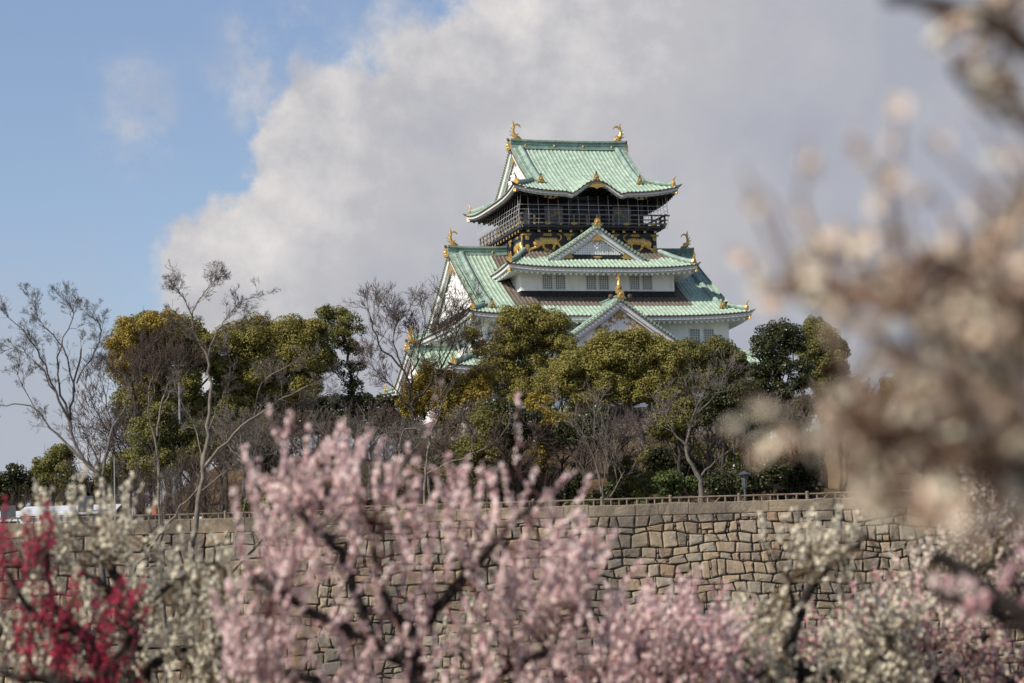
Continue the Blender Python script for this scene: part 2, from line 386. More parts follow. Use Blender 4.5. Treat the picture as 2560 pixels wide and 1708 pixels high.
def gold_plate(kind, s, z, n, w, h, parent, star=False, name='gold_fitting'):
    tf = frame(kind); mb = MB()
    if star: poly = [(-w, -h*.55), (-w*.55, -h*.3), (-w*.4, -h), (w*.4, -h), (w*.55, -h*.3), (w, -h*.55), (w*.72, 0.0), (w, h*.55), (w*.45, h*.5), (-w*.45, h*.5), (-w, h*.55), (-w*.72, 0.0)]
    else: poly = [(-w, -h*.6), (-w*.7, -h), (w*.7, -h), (w, -h*.6), (w, h*.6), (w*.7, h), (-w*.7, h), (-w, h*.6)]
    mb.prism([(s+a, z+b) for a, b in poly], n, n+.07, lambda a, hh, b: tf(a, hh, b))
    mb.ball((s, n+.06, z), (min(w, h)*.4, .05, min(w, h)*.4), 7, 4, tf=tf)
    return obj(name, mb, [M['gold_dull']], parent)

# ---------------------------------------------------------------- top storey and its roof
def kara(t, r):
    if abs(t) > 3.1 or r > 4.2: return 0.0
    b = math.cos(math.pi/2*(abs(t)/2.55)**1.25)**2 if abs(t) < 2.55 else 0.0
    dip = -.13*math.exp(-((abs(t)-2.6)/.35)**2)
    return (1.12*b+dip)*max(0.0, 1-r/4.2)**1.6
T5 = dict(A=8.6, B=9.7, R=9.7, z=40.22, H=6.2, sag=.26, k=1.0, hip=2.6, lift=.72, ext=kara)
T5s = dict(A=9.7, B=8.6, R=9.7, z=40.22, H=6.2, sag=.26, k=1.0, hip=9.7, lift=.72)
T5b = dict(T5); T5b['ext'] = None
roof5 = tiled('top_roof', 'front', T5, keep, rows=22)
tiled('top_roof', 'back', T5b, keep, rows=14)
def tiled_side(name, kind, S, rtop, parent, brown=None, rows=6, per=.42):
    """hipped end skirt of a hip-and-gable roof up to run rtop"""
    tf = frame(kind); mb = MB(); A = S['A']; n = int(round(2*A/(per/8))); ts = [-A+2*A*i/n for i in range(n+1)]
    rm = [min(rtop, max(.01, (A-abs(t))/S['k'])) for t in ts]
    rows_pts = [[tf(t, S['B'], zs(t, 0, S)+rib(t, per, .08)-.13) for t in ts]]
    for i in range(rows+1): rows_pts.append([tf(t, S['B']-rm[j]*i/rows, zs(t, rm[j]*i/rows, S)+rib(t, per, .08)) for j, t in enumerate(ts)])
    mb.grid(rows_pts, mf=lambda i, j: 2 if i == 0 else 0)
    return obj(name, mb, [M['green'], M['brown'], M['tile_end']], parent)
for kd in ('left', 'right'): tiled_side('top_roof_skirt', kd, T5s, 2.9, keep)
for kd, S in (('front', T5), ('back', T5b), ('left', T5s), ('right', T5s)):
    eave(kd, S, 3.6, keep, M['white_wood'], M['black_wood'], M['black_wood'], drop=.34)
for kd, sg in (('front', -1), ('front', 1), ('back', -1), ('back', 1)): hip_ridge(kd, T5 if kd == 'front' else T5b, sg, 2.6, keep)
def slope_ridges(S, at, r0, r1, parent, orn=True):
    for kd in ('front', 'back'):
        tf = frame(kd)
        for sg in (-1, 1):
            t = sg*at; pts = [tf(t, S['B']-(r0+(r1-r0)*i/12), zs(t, r0+(r1-r0)*i/12, S)+.24) for i in range(13)]
            curve_ridge('slope_ridge', pts, .27, parent, squash=.9)
            t = sg*(at+.62); pts = [tf(t, S['B']-(r0+.4+(r1-r0-.4)*i/12), zs(t, r0+.4+(r1-r0-.4)*i/12, S)+.12) for i in range(13)]
            curve_ridge('slope_ridge', pts, .12, parent)
            if orn and kd == 'front': oni(tf(sg*at, S['B']-r0+.15, zs(t, r0, S)-.02), .85, parent)
slope_ridges(T5, 5.15, 2.25, 9.3, keep)
def end_gable(S, At, rb, sgn, parent, wall_in, base_h, carve=True, win=False, step=.36, pend=.8):
    """gable end of a hip-and-gable roof at X = sgn*At"""
    Rr, B = S['R'], S['B']
    prof = [(rb+(Rr-.15-rb)*i/16) for i in range(17)]
    line = [(-(B-r), zs(0 if True else 0, r, dict(S, ext=None))) for r in prof]+[((B-r), zs(0, r, dict(S, ext=None))) for r in reversed(prof)]
    tf = lambda s, n, z: Vector((sgn*n, s, z-Z0))
    half = len(prof)
    mb = MB()                                              # plaster wall
    w = At-wall_in; zb = line[0][1]
    vs = [tf(s, w, z-.05) for s, z in line]; mb.add(vs, [tuple(range(len(vs)))])
    o = obj('gable_wall', mb, [M['white']], parent)
    for seg in (line[:half], line[half:]):
        mb = MB(); band_along(mb, seg, -.08, -.78, At+.02, At-.16, tf); band_along(mb, seg, -.26, -.86, At-.17, At-.34, tf)
        obj('barge_board', mb, [M['white_wood']], parent)
        mb = MB(); acc = 0; last = None
        for i in range(len(seg)-1):
            a = Vector((seg[i][0], seg[i][1])); b = Vector((seg[i+1][0], seg[i+1][1])); L = (b-a).length; q = -acc % step
            while q < L:
                p = a+(b-a)*(q/L); mb.tube([(p.x, At-.75, p.y+.10), (p.x, At+.16, p.y+.08)], [.13, .13], 7, tf=tf, mi=0)
                mb.ball((p.x, At+.17, p.y-.10), .085, 6, 4, tf=tf, mi=1); q += step
            acc = (acc+L) % step
        obj('rake_tiles', mb, [M['green'], M['tile_end']], parent)
    if base_h > 0:
        mb = MB(); s0 = abs(line[0][0]); mb.box((0, w+.12, zb+base_h*.5-.12), (2*s0-.3, .22, base_h), tf=tf); bb = obj('gable_base_board', mb, [M['black_wood']], parent)
        for q in (-.62, -.2, .2, .62):
            mb = MB(); mb.box((q*s0, w+.24, zb+base_h*.5-.12), (.55, .05, base_h*.82), tf=tf); obj('gold_fitting', mb, [M['gold_dull']], bb)
    za = line[half-1][1]
    mb = MB()                                              # gilded pendant under the peak and gilded ends
    mb.prism([(a*pend, za-.7+b*pend) for a, b in ((0, 0), (-.55, -.4), (-1.15, -1.3), (-.75, -1.5), (-.45, -1.2), (0, -1.9), (.45, -1.2), (.75, -1.5), (1.15, -1.3), (.55, -.4))], At-.16, At-.06, lambda a, h, b: tf(a, h, b))
    obj('gilded_pendant', mb, [M['gold_dull']], parent)
    if carve:                                              # white relief carving
        mb = MB(); rg = random.Random(5); mb.box((0, w+.02, za-2.0-(za-zb)*.2), (1.2, .06, (za-zb)*.45), tf=tf)
        for i in range(26):
            q = (rg.random()-.5)*2; zz = za-2.0-rg.random()*(za-zb)*.42
            wid = (B-rb)*.62*(za-zz)/(za-zb)
            mb.ball((q*wid, w+.05, zz), (.13+rg.random()*.2, .16, .10+rg.random()*.14), 6, 4, tf=tf)
        obj('relief_carving', mb, [M['white']], o)
    if win:
        for i in range(4):
            mb = MB(); c = -.75+i*.5*1.0
            mb.box((c, w+.02, zb+1.75), (.3, .05, 1.5), tf=tf); wv = obj('window', mb, [M['pane']], o)
            mb = MB(); mb.box((c-.22, w+.08, zb+1.75), (.13, .14, 1.6), tf=tf); obj('frame', mb, [M['white']], wv)
    return o
end_gable(T5, 6.0, 2.75, -1, keep, .5, 0, pend=.55); end_gable(T5b, 6.0, 2.75, 1, keep, .5, 0, pend=.55)
main_ridge((-6.15, 0), (6.15, 0), 47.12, .95, keep)
for sg in (-1, 1):
    fish((sg*5.62, 0, 47.16-Z0), 0 if sg < 0 else math.pi, keep, .88)
    oni((sg*6.28, 0, 46.1-Z0), 1.15, keep, -math.pi/2*sg*-1 if sg > 0 else -math.pi/2, 'gold')
tf = frame('front')
curve_ridge('wave_gable_ridge', [tf(0, 9.7-r, zs(0, r, T5)+.18) for r in (.3, .9, 1.6, 2.4, 3.2, 4.0)], [.24, .23, .21, .19, .16, .10], keep)
oni(tf(0, 9.55, zs(0, .2, T5)+.02), .85, keep)
mb = MB(); mb.prism([(-1.0, .25), (-.75, 0), (-.25, -.05), (0, -.22), (.25, -.05), (.75, 0), (1.0, .25), (.5, .42), (-.5, .42)], 9.5, 9.62, lambda a, h, b: tf(a, h, zs(0, 0, T5)-.62+b)); obj('gilded_pendant', mb, [M['gold_dull']], keep)
for s in (-4.6, 4.6): gold_plate('front', s, 39.72, 9.2, .8, .17, keep, star=True)
# dark room behind the balcony
room = wall_box('gallery_wall', 5.75, 6.3, 37.1, 40.6, M['black_wood'], keep)
for kd, hw, n in (('front', 5.6, 6.3), ('left', 6.1, 5.75)):
    tf = frame(kd)
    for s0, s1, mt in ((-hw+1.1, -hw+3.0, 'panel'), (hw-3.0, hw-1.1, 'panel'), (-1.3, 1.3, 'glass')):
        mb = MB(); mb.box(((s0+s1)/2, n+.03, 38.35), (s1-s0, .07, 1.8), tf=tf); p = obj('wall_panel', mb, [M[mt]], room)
        if mt == 'panel' and kd == 'front':
            c = (s0+s1)/2; mb = MB()
            bird = [(-.85, -.45), (-.3, -.1), (-.05, .05), (.0, .5), (.22, .75), (.25, .25), (.5, .32), (.85, .2), (.45, .08), (.2, -.12), (-.25, -.28)]
            mb.prism([(c+a*(1 if s0 < 0 else -1), 38.45+b) for a, b in bird], n+.066, n+.09, lambda a, h, b: tf(a, h, b)); obj('gold_bird', mb, [M['gold_dull']], p)
    for s in (-hw, -hw/3, hw/3, hw):
        mb = MB(); mb.box((s, n+.1, 38.8), (.32, .3, 3.4), tf=tf); obj('pillar', mb, [M['black']], room)
    mb = MB(); mb.box((0, n+.14, 39.45), (2*hw, .2, .3), tf=tf); mb.box((0, n+.14, 40.1), (2*hw, .2, .34), tf=tf); obj('beam', mb, [M['black']], room)
# balcony, railing, net
mb = MB(); mb.box((0, 0, 37.0-Z0), (15.0, 16.4, .22)); mb.box((0, 0, 36.80-Z0), (14.4, 15.4, .2)); balc = obj('balcony', mb, [M['black']], keep)
rail = None
for kd, hw, n in (('front', 7.45, 8.1), ('left', 8.1, 7.45), ('right', 8.1, 7.45)):
    tf = frame(kd); mb = MB()
    for z, w, ex in ((37.32, .13, .1), (37.72, .10, .3), (38.18, .15, .55)): mb.box((0, n, z), (2*hw+2*ex, .14, w), tf=tf)
    rl = obj('railing', mb, [M['grey_wood']], balc)
    m = int(2*hw/1.25)
    for i in range(m+1):
        s = -hw+2*hw*i/m; mb = MB(); mb.box((s, n, 37.6), (.16, .16, 1.0), tf=tf); mb.ball((s, n+.09, 37.22), (.12, .06, .12), 7, 4, tf=tf, mi=1)
        if i % 2 == 0: mb.box((s, n+.1, 37.28), (.62, .05, .22), tf=tf, mi=1)
        obj('railing_post', mb, [M['grey_wood'], M['gold_dull']], balc)
    nb = MB(); prof = [(n+.05, 40.05), (n+.15, 39.1), (n+.22, 38.62), (n+.30, 38.0), (n+.2, 37.4), (n-.1, 36.85)]
    m = int(round(2*hw/.98)); hh = hw+.3
    for i in range(m+1): s = -hh+2*hh*i/m; nb.tube([tf(s, a, b) for a, b in prof], .017, 4)
    for a, b in ((n+.15, 39.1), (n+.22, 38.62), (n-.08, 36.9)): nb.tube([tf(-hh, a, b), tf(hh, a, b)], .016, 4)
    obj('safety_net', nb, [M['wire']], balc)
# black lacquered storey with the gilded tigers
dark = wall_box('black_wall', 6.85, 7.0, 33.2, 36.72, M['black'], keep)
def tiger(kind, c, z, n, sg, sc_, parent):
    tf0 = frame(kind); tf = lambda a, h, b: tf0(c+sg*a*sc_, n+h*sc_, z+b*sc_)
    T = lambda x, y, zz: tf(x, y, zz)
    mb = MB()
    for q_, r_ in (((-.58, .13, .2), (.46, .20, .40)), ((-.1, .13, .2), (.5, .17, .33)), ((.32, .13, .24), (.48, .18, .34)), ((.66, .12, .2), (.30, .19, .36))): mb.ball(q_, r_, 10, 8, tf=T)
    mb.ball((-1.0, .17, .0), (.42, .24, .42), 10, 8, tf=T); mb.ball((-1.08, .30, -.13), (.19, .10, .14), 8, 5, tf=T)
    for ex in (-1.22, -.8): mb.ball((ex, .14, .33), (.09, .07, .10), 6, 4, tf=T)
    for ex in (-1.12, -.92): mb.ball((ex, .34, .08), (.05, .04, .05), 6, 4, tf=T)
    mb.tube([(-.75, .12, .0), (-1.05, .14, -.36), (-1.55, .12, -.52), (-1.72, .12, -.5)], [.2, .15, .11, .08], 7, tf=T)
    mb.tube([(-.55, .12, .0), (-.45, .12, -.40), (-.25, .12, -.58), (-.02, .12, -.56)], [.2, .14, .11, .08], 7, tf=T)
    mb.tube([(.55, .12, .1), (.55, .12, -.28), (.42, .12, -.52), (.62, .12, -.56)], [.22, .15, .10, .08], 7, tf=T)
    mb.tube([(.75, .12, .15), (.98, .12, -.12), (1.12, .12, -.34), (1.38, .12, -.30)], [.2, .14, .10, .07], 7, tf=T)
    mb.tube([(.75, .10, .3), (1.0, .10, .24), (1.22, .10, .42), (1.2, .10, .72), (.98, .10, .86), (.78, .10, .84)], [.10, .085, .08, .075, .06, .03], 6, tf=T)
    for i in range(6):                                     # raised stripes
        x = -.5+i*.24; mb.tube([(x-.05, .24, .5), (x+.02, .30, .28), (x-.04, .27, .05)], [.02, .035, .02], 5, tf=T)
    o = obj('tiger_relief', mb, [M['gold']], parent, smooth=True)
    md = o.modifiers.new('fuse', 'REMESH'); md.mode = 'VOXEL'; md.voxel_size = .035; md.use_smooth_shade = True
    return o
tiger('front', -4.45, 35.42, 7.0, 1, 1.1, dark); tiger('front', 4.75, 35.42, 7.0, -1, 1.1, dark)
tiger('left', 5.3, 35.2, 6.85, 1, .95, dark); tiger('left', -5.0, 35.2, 6.85, -1, .95, dark)
for kd, hw, n in (('front', 6.85, 7.0), ('left', 7.0, 6.85)):
    tf = frame(kd)
    for i in range(13):
        s = -hw+.25+(2*hw-.5)*i/12; mb = MB(); mb.box((s, n+.28, 36.62), (.26, .5, .24), tf=tf, mi=0); mb.box((s, n+.545, 36.62), (.27, .04, .26), tf=tf, mi=1); obj('beam_end', mb, [M['black'], M['gold']], dark)
    for s in (-hw+.22, -2.35, 2.35, hw-.22):
        mb = MB(); mb.box((s, n+.07, 35.0), (.42, .18, 3.6), tf=tf); obj('pillar', mb, [M['black']], dark)
        gold_plate(kd, s, 36.28, n+.165, .62 if abs(s) < 5 else .5, .2, dark, star=True); gold_plate(kd, s, 35.98, n+.165, .2, .24, dark)
        gold_plate(kd, s, 34.78, n+.165, .55, .24, dark, star=True); gold_plate(kd, s, 35.05, n+.165, .2, .22, dark)
    for s in (-4.5, 4.6): gold_plate(kd, s, 36.28, n+.06, .46, .13, dark); gold_plate(kd, s, 34.62, n+.06, .46, .13, dark)
    mb = MB(); mb.box((0, n+.05, 36.28), (2*hw, .09, .36), tf=tf); mb.box((0, n+.05, 34.62), (2*hw, .09, .34), tf=tf); obj('beam', mb, [M['black']], dark)

# ---------------------------------------------------------------- skirt roof with the small lattice gable
def gable_roof(kind, zr, w, zb, n_front, n_back, parent, sag=.10, wall_in=.55, per=.42, ridge=True, fan='lattice', brown=None, nmed=1, rake_off=.0, s0=0.0):
    """triangular dormer gable with tiled slopes, barge boards, rake tiles, plaster and pendant. returns profile"""
    tf1 = frame(kind); tf = lambda s, n, z: tf1(s+s0, n, z)
    def zp(s): q = abs(s)/w; return zr-(zr-zb)*(q*(1+sag)-sag*q*q)
    out = {}
    for sg in (-1, 1):
        mb = MB(); n = int((n_front-n_back)/(per/8)); ns = [n_back+(n_front-n_back)*i/n for i in range(n+1)]; rows = []
        for i in range(13): s = sg*w*i/12; rows.append([tf(s, q, zp(s)+rib(q, per, .09)) for q in ns])
        mb.grid(rows); obj('gable_roof', mb, [M['green']], parent)
        seg = [(sg*w*i/16, zp(w*i/16)) for i in range(17)]
        mb = MB(); band_along(mb, seg, -.06, -.62, n_front-.02, n_front-.2, tf); band_along(mb, seg, -.25, -.85, n_front-.21, n_front-.42, tf); obj('barge_board', mb, [M['white_wood']], parent)
        seg2 = [(s, z) for s, z in seg]
        mb = MB(); L = math.hypot(w, zr-zb); m = int(L/.37)
        for i in range(m):
            s = sg*w*(i+.5)/m; z = zp(s)
            mb.tube([(s, n_front-.6, z+.10), (s, n_front+.14, z+.10)], .14, 8, tf=tf, mi=0); mb.ball((s, n_front+.12, z-.12), .085, 6, 4, tf=tf, mi=1)
        obj('rake_tiles', mb, [M['green'], M['tile_end']], parent)
        mb = MB(); pts = [(sg*(.25+(w-.6)*i/10), n_front-.95, zp(.25+(w-.6)*i/10)+.2) for i in range(11)]; mb.tube(pts, .19, 7, tf=tf); obj('slope_ridge', mb, [M['green_plain']], parent)
    if ridge:
        mb = MB(); mb.box((0, (n_front+n_back)/2-.1, zr+.16), (.5, n_front-n_back-.4, .5), tf=tf); mb.box((0, (n_front+n_back)/2-.1, zr+.455), (.66, n_front-n_back-.4, .09), tf=tf); obj('roof_ridge', mb, [M['green_plain']], parent)
    nw = n_front-wall_in
    mb = MB(); seg = [(-w*i/12, zp(w*i/12)-.1) for i in range(12, -1, -1)]+[(w*i/12, zp(w*i/12)-.1) for i in range(1, 13)]
    mb.add([tf(s, nw, z) for s, z in seg], [tuple(range(len(seg)))])
    wl = obj('gable_wall', mb, [M['white']], parent)
    return zp, tf, nw, wl
T4 = dict(A=9.75, B=11.2, R=4.2, z=32.48, H=2.15, sag=.10, k=.69, hip=4.2, lift=.40)
tiled('lower_skirt_roof', 'front', T4, keep, rows=9, brown=lambda t, r: r > 2.55-.2*math.sin(t*.5))
T4s = dict(A=11.2, B=9.75, R=2.9, z=32.48, H=2.15, sag=.10, k=1.448, hip=2.9, lift=.40)
for kd in ('left', 'right'):
    tiled('lower_skirt_roof', kd, T4s, keep, rows=6, tmin=.5 if kd == 'left' else -11.2, tmax=11.2 if kd == 'left' else -.5, brown=lambda t, r: r > 1.9)
    eave(kd, T4s, 1.85, keep, M['white_wood'], M['white'], M['white'], t0=3.0 if kd == 'left' else -11.2, t1=11.2 if kd == 'left' else -3.0, drop=.40)
eave('front', T4, 2.2, keep, M['white_wood'], M['white'], M['white'], drop=.42)
for sg in (-1, 1): hip_ridge('front', T4, sg, 4.1, keep)
zp, tf, nw, gw = gable_roof('front', 36.72, 5.25, 33.35, 9.35, 6.9, keep, fan=None)
mb = MB(); zb4 = 34.02                                         # white lattice in the gable
for i in range(29):
    s = -2.5+i*5.0/28; top = zp(abs(s)+.0)-.95
    if top > zb4+.1: mb.box((s, nw+.16, (zb4+top)/2), (.115, .10, top-zb4), tf=tf)
for i in range(9):
    z = zb4+.12+i*.19; hw = 2.75*(1-(z-zb4)/2.05)-.12
    if hw > .1: mb.box((0, nw+.15, z), (2*hw, .07, .10), tf=tf)
obj('gable_lattice', mb, [M['white']], gw)
mb = MB(); mb.prism([(-2.6, zb4), (2.6, zb4), (0, zb4+2.0)], nw+.02, nw+.06, lambda a, h, b: tf(a, h, b)); obj('lattice_shade', mb, [M['pane']], gw)
mb = MB(); mb.box((0, nw+.13, 33.8), (6.6, .24, .42), tf=tf); bb = obj('gable_base_board', mb, [M['black_wood']], gw)
for s in (-2.9, 0, 2.9): gold_plate('front', s, 33.8, nw+.26, .48, .15, bb, star=True)
mb = MB(); mb.prism([(0, 36.05), (-.28, 35.78), (-.62, 35.42), (-.48, 35.28), (-.2, 35.48), (0, 35.32), (.2, 35.48), (.48, 35.28), (.62, 35.42), (.28, 35.78)], 9.33, 9.42, lambda a, h, b: tf(a, h, b)); obj('gilded_pendant', mb, [M['gold_dull']], gw)
mb = MB()
for a, b, r_ in ((0, 35.1, .2), (-.22, 34.86, .15), (.22, 34.86, .15), (0, 34.7, .16), (-.36, 35.05, .11), (.36, 35.05, .11)): mb.ball((a, nw+.25, b), (r_, .12, r_), 8, 5, tf=tf)
obj('relief_carving', mb, [M['white']], gw)
for sg in (-1, 1):
    mb = MB(); mb.prism([(sg*2.6, 33.62), (sg*4.2, 33.62), (sg*3.5, 33.98), (sg*2.95, 34.42), (sg*2.7, 34.2)], 9.1, 9.15, lambda a, h, b: tf(a, h, b)); obj('gilded_fretwork', mb, [M['gold_dull']], gw)
oni(tf(0, 9.35, 36.86), 1.0, keep, 0, 'gold')

# ---------------------------------------------------------------- white storey with three pairs of windows
box4 = wall_box('white_wall', 7.9, 9.0, 30.42, 33.0, M['white'], keep)
wall_box('wall_skirting', 7.92, 8.9, 28.6, 30.42, M['black_wood'], keep)
for c in (-4.55, -.08, 4.42):
    for a in (-1.12, .18): window('front', c+a, c+a+.92, 30.60, 31.92, 9.0, box4)
window('left', 6.3, 7.2, 30.6, 31.92, 7.9, box4)

# ---------------------------------------------------------------- great hip-and-gable roof
T3 = dict(A=14.35, B=13.6, R=13.6, z=27.42, H=8.0, sag=.22, k=1.0, hip=1.55, lift=.50)
T3s = dict(A=13.6, B=14.35, R=13.6, z=27.42, H=8.0, sag=.22, k=1.0, hip=13.6, lift=.50)
def brown3(t, r):
    y = 13.6-r
    return (abs(t) < 9.15 and 3.0 < y < 11.05) or (abs(t) < 8.6 and y <= 3.0)
tiled('great_roof', 'front', T3, keep, rows=32, brown=brown3); tiled('great_roof', 'back', T3, keep, rows=16)
for kd in ('left', 'right'): tiled_side('great_roof_skirt', kd, T3s, 1.9, keep); eave(kd, T3s, 1.95, keep, M['white_wood'], M['white'], M['white'], drop=.42)
for kd in ('front', 'back'): eave(kd, T3, 2.15, keep, M['white_wood'], M['white'], M['white'], drop=.42)
for kd, sg in (('front', -1), ('front', 1), ('back', -1), ('back', 1)): hip_ridge(kd, T3, sg, 1.9, keep)
slope_ridges(T3, 11.75, 1.55, 13.2, keep)
end_gable(T3, 12.8, 1.75, -1, keep, .55, .95, win=True); end_gable(T3, 12.8, 1.75, 1, keep, .55, .95)
main_ridge((-13.05, 0), (-6.86, 0), 36.05, .95, keep, n_med=2); main_ridge((6.86, 0), (13.05, 0), 36.05, .95, keep, n_med=2)
for sg in (-1, 1):
    fish((sg*12.55, 0, 36.12-Z0), 0 if sg < 0 else math.pi, keep, .80); oni((sg*13.15, 0, 35.0-Z0), 1.15, keep, math.pi/2 if sg > 0 else -math.pi/2, 'gold')

# ---------------------------------------------------------------- second storey, its skirt roof and gables
wall3 = wall_box('white_wall', 12.5, 11.6, 22.0, 27.5, M['white'], keep)
for c in (9.65, -9.65):
    for a in (-1.2, .25): window('front', c+a, c+a+.95, 24.9, 26.3, 11.6, wall3)
for c in (-9, -5.5, 5.5, 8.2, 10.2): window('left', c-.45, c+.45, 24.4, 26.0, 12.5, wall3, nx=4, nz=1)
T2 = dict(A=16.9, B=15.6, R=4.1, z=22.15, H=2.2, sag=.12, k=1.05, hip=4.1, lift=.45)
T2s = dict(A=15.6, B=16.9, R=4.3, z=22.15, H=2.2, sag=.12, k=.953, hip=4.3, lift=.45)
for kd, S in (('front', T2), ('left', T2s), ('right', T2s), ('back', T2)):
    tiled('wide_skirt_roof', kd, S, keep, rows=9); eave(kd, S, 2.2, keep, M['white_wood'], M['white'], M['white'], drop=.42)
for kd, sg in (('front', -1), ('front', 1), ('back', -1), ('back', 1)): hip_ridge(kd, T2, sg, 4.1, keep)
zp, tf, nw, gw = gable_roof('front', 28.62, 9.4, 22.35, 16.0, 10.4, keep)
mb = MB(); rg = random.Random(3)                           # gilded openwork chevron on the white wall
for i in range(150):
    u = rg.random()**.8; s = (u*2.5)*(1 if i % 2 else -1); th = .95 if abs(s) < 1.7 else .95*(2.6-abs(s))/.9
    z = zp(abs(s))-.88-rg.random()*max(.1, th)-(.45 if 1.2 < abs(s) < 1.7 and rg.random() < .5 else 0); a = rg.uniform(0, 6.28); L = rg.uniform(.10, .2)
    mb.tube([(s, 15.47, z), (s+math.cos(a)*L*.6, 15.53, z+math.sin(a)*L*.6), (s+math.cos(a+.9)*L, 15.49, z+math.sin(a+.9)*L)], [.045, .06, .03], 5, tf=tf)
mb.ball((0, 15.5, 27.2), (.34, .07, .34), 12, 5, tf=tf)
obj('gilded_fretwork', mb, [M['gold_dull']], gw)
mb = MB()
for i in range(60):
    s = (rg.random()-.5)*5.0; z = 24.1+rg.random()*max(.1, (zp(abs(s))-3.0-24.1)); mb.tube([(s, nw+.06, z), (s+rg.uniform(-.3, .3), nw+.22, z+.18), (s+rg.uniform(-.5, .5), nw+.08, z+.3)], [.05, .10, .04], 5, tf=tf)
for a, b, r_ in ((0, 25.15, .42), (-.5, 24.8, .26), (.5, 24.8, .26), (0, 24.6, .3), (-.95, 24.55, .2), (.95, 24.55, .2)): mb.ball((a, nw+.15, b), (r_, .2, r_), 10, 6, tf=tf)
obj('relief_carving', mb, [M['white']], gw)
oni(tf(0, 16.05, 28.75), 1.1, keep, 0, 'gold'); fish(tf(0, 15.5, 29.4), math.pi/2, keep, .78)
mb = MB()
for sg in (-1, 1): mb.ball((sg*.95, 15.95, 28.95), (.26, .2, .26), 8, 6, tf=tf)
obj('ridge_scroll', mb, [M['tile_end']], gw)
zp, tf, nw, gw = gable_roof('left', 25.55, 6.2, 22.3, 17.4, 12.4, keep)
fish(tf(0, 16.9, 26.05), 0, keep, .95); oni(tf(0, 17.45, 25.5), 1.1, keep, -math.pi/2, 'gold')
# ground storey, black boarding, battered stone base
wall1 = wall_box('white_wall', 14.7, 13.4, 18.5, 22.4, M['white'], keep)
for c in (-12, -9.5, -6, -3, 3, 6, 9.5, 12): window('front', c-.5, c+.5, 19.6, 20.9, 13.4, wall1)
wall_box('wall_skirting', 14.76, 13.46, 17.4, 18.5, M['black_wood'], keep)
zp, tf, nw, gw = gable_roof('front', 18.2, 3.6, 15.9, 17.2, 13.5, keep, s0=-5.7)
mb = MB(); mb.box((-5.7, -15.2, 14.0-Z0), (5.4, 3.2, 4.4)); obj('porch_wall', mb, [M['white']], keep)

def stone_mat(name, cols, dark=.5):
    m, t, b = newmat(name)
    rnd = N(t, 'ShaderNodeNewGeometry').outputs['Random Per Island']
    c = RAMP(t, rnd, [(i/(len(cols)-1), q) for i, q in enumerate(cols)])
    co = N(t, 'ShaderNodeTexCoord').outputs['Object']
    a = noise(t, 1.1, 7, .68, vec=co); c = MIX(t, MATH(t, 'MULTIPLY', SS(t, a, .52, .70), dark), c, (.045, .042, .040))
    a2 = noise(t, 5, 6, .7, vec=co); c = MIX(t, MATH(t, 'MULTIPLY', SS(t, a2, .40, .68), .45), c, (.44, .34, .225))
    a3 = noise(t, .22, 3, .6, vec=co); c = MIX(t, MATH(t, 'MULTIPLY', SS(t, a3, .46, .62), .6), c, (.10, .09, .08))
    a5 = noise(t, 16, 5, .75, vec=co); c = MIX(t, MATH(t, 'MULTIPLY', SS(t, a5, .50, .66), .5), c, (.07, .06, .05))
    st = noise(t, 1.0, 5, .6, vec=co, stretch=(2.2, 2.2, .22)); c = MIX(t, MATH(t, 'MULTIPLY', SS(t, st, .56, .72), .4), c, (.06, .055, .05))
    t.links.new(c, b.inputs['Base Color']); b.inputs['Roughness'].default_value = .9; b.inputs['Specular IOR Level'].default_value = .15
    bump(t, b, noise(t, 7, 7, .75, vec=co), .9, .09); return m
M['stone'] = stone_mat('granite_stones', [(.31, .24, .165), (.40, .30, .20), (.20, .165, .13), (.36, .29, .205), (.25, .205, .155), (.37, .275, .18), (.11, .095, .08), (.33, .285, .225), (.31, .20, .12), (.16, .135, .11), (.38, .325, .25), (.28, .24, .18)])
M['coping'] = stone_mat('granite_coping', [(.34, .265, .18), (.40, .31, .21), (.29, .235, .17), (.37, .295, .21)], .45)
M['joint'] = varied('stone_joint', (.05, .043, .034), (.095, .08, .062), 3, .95)

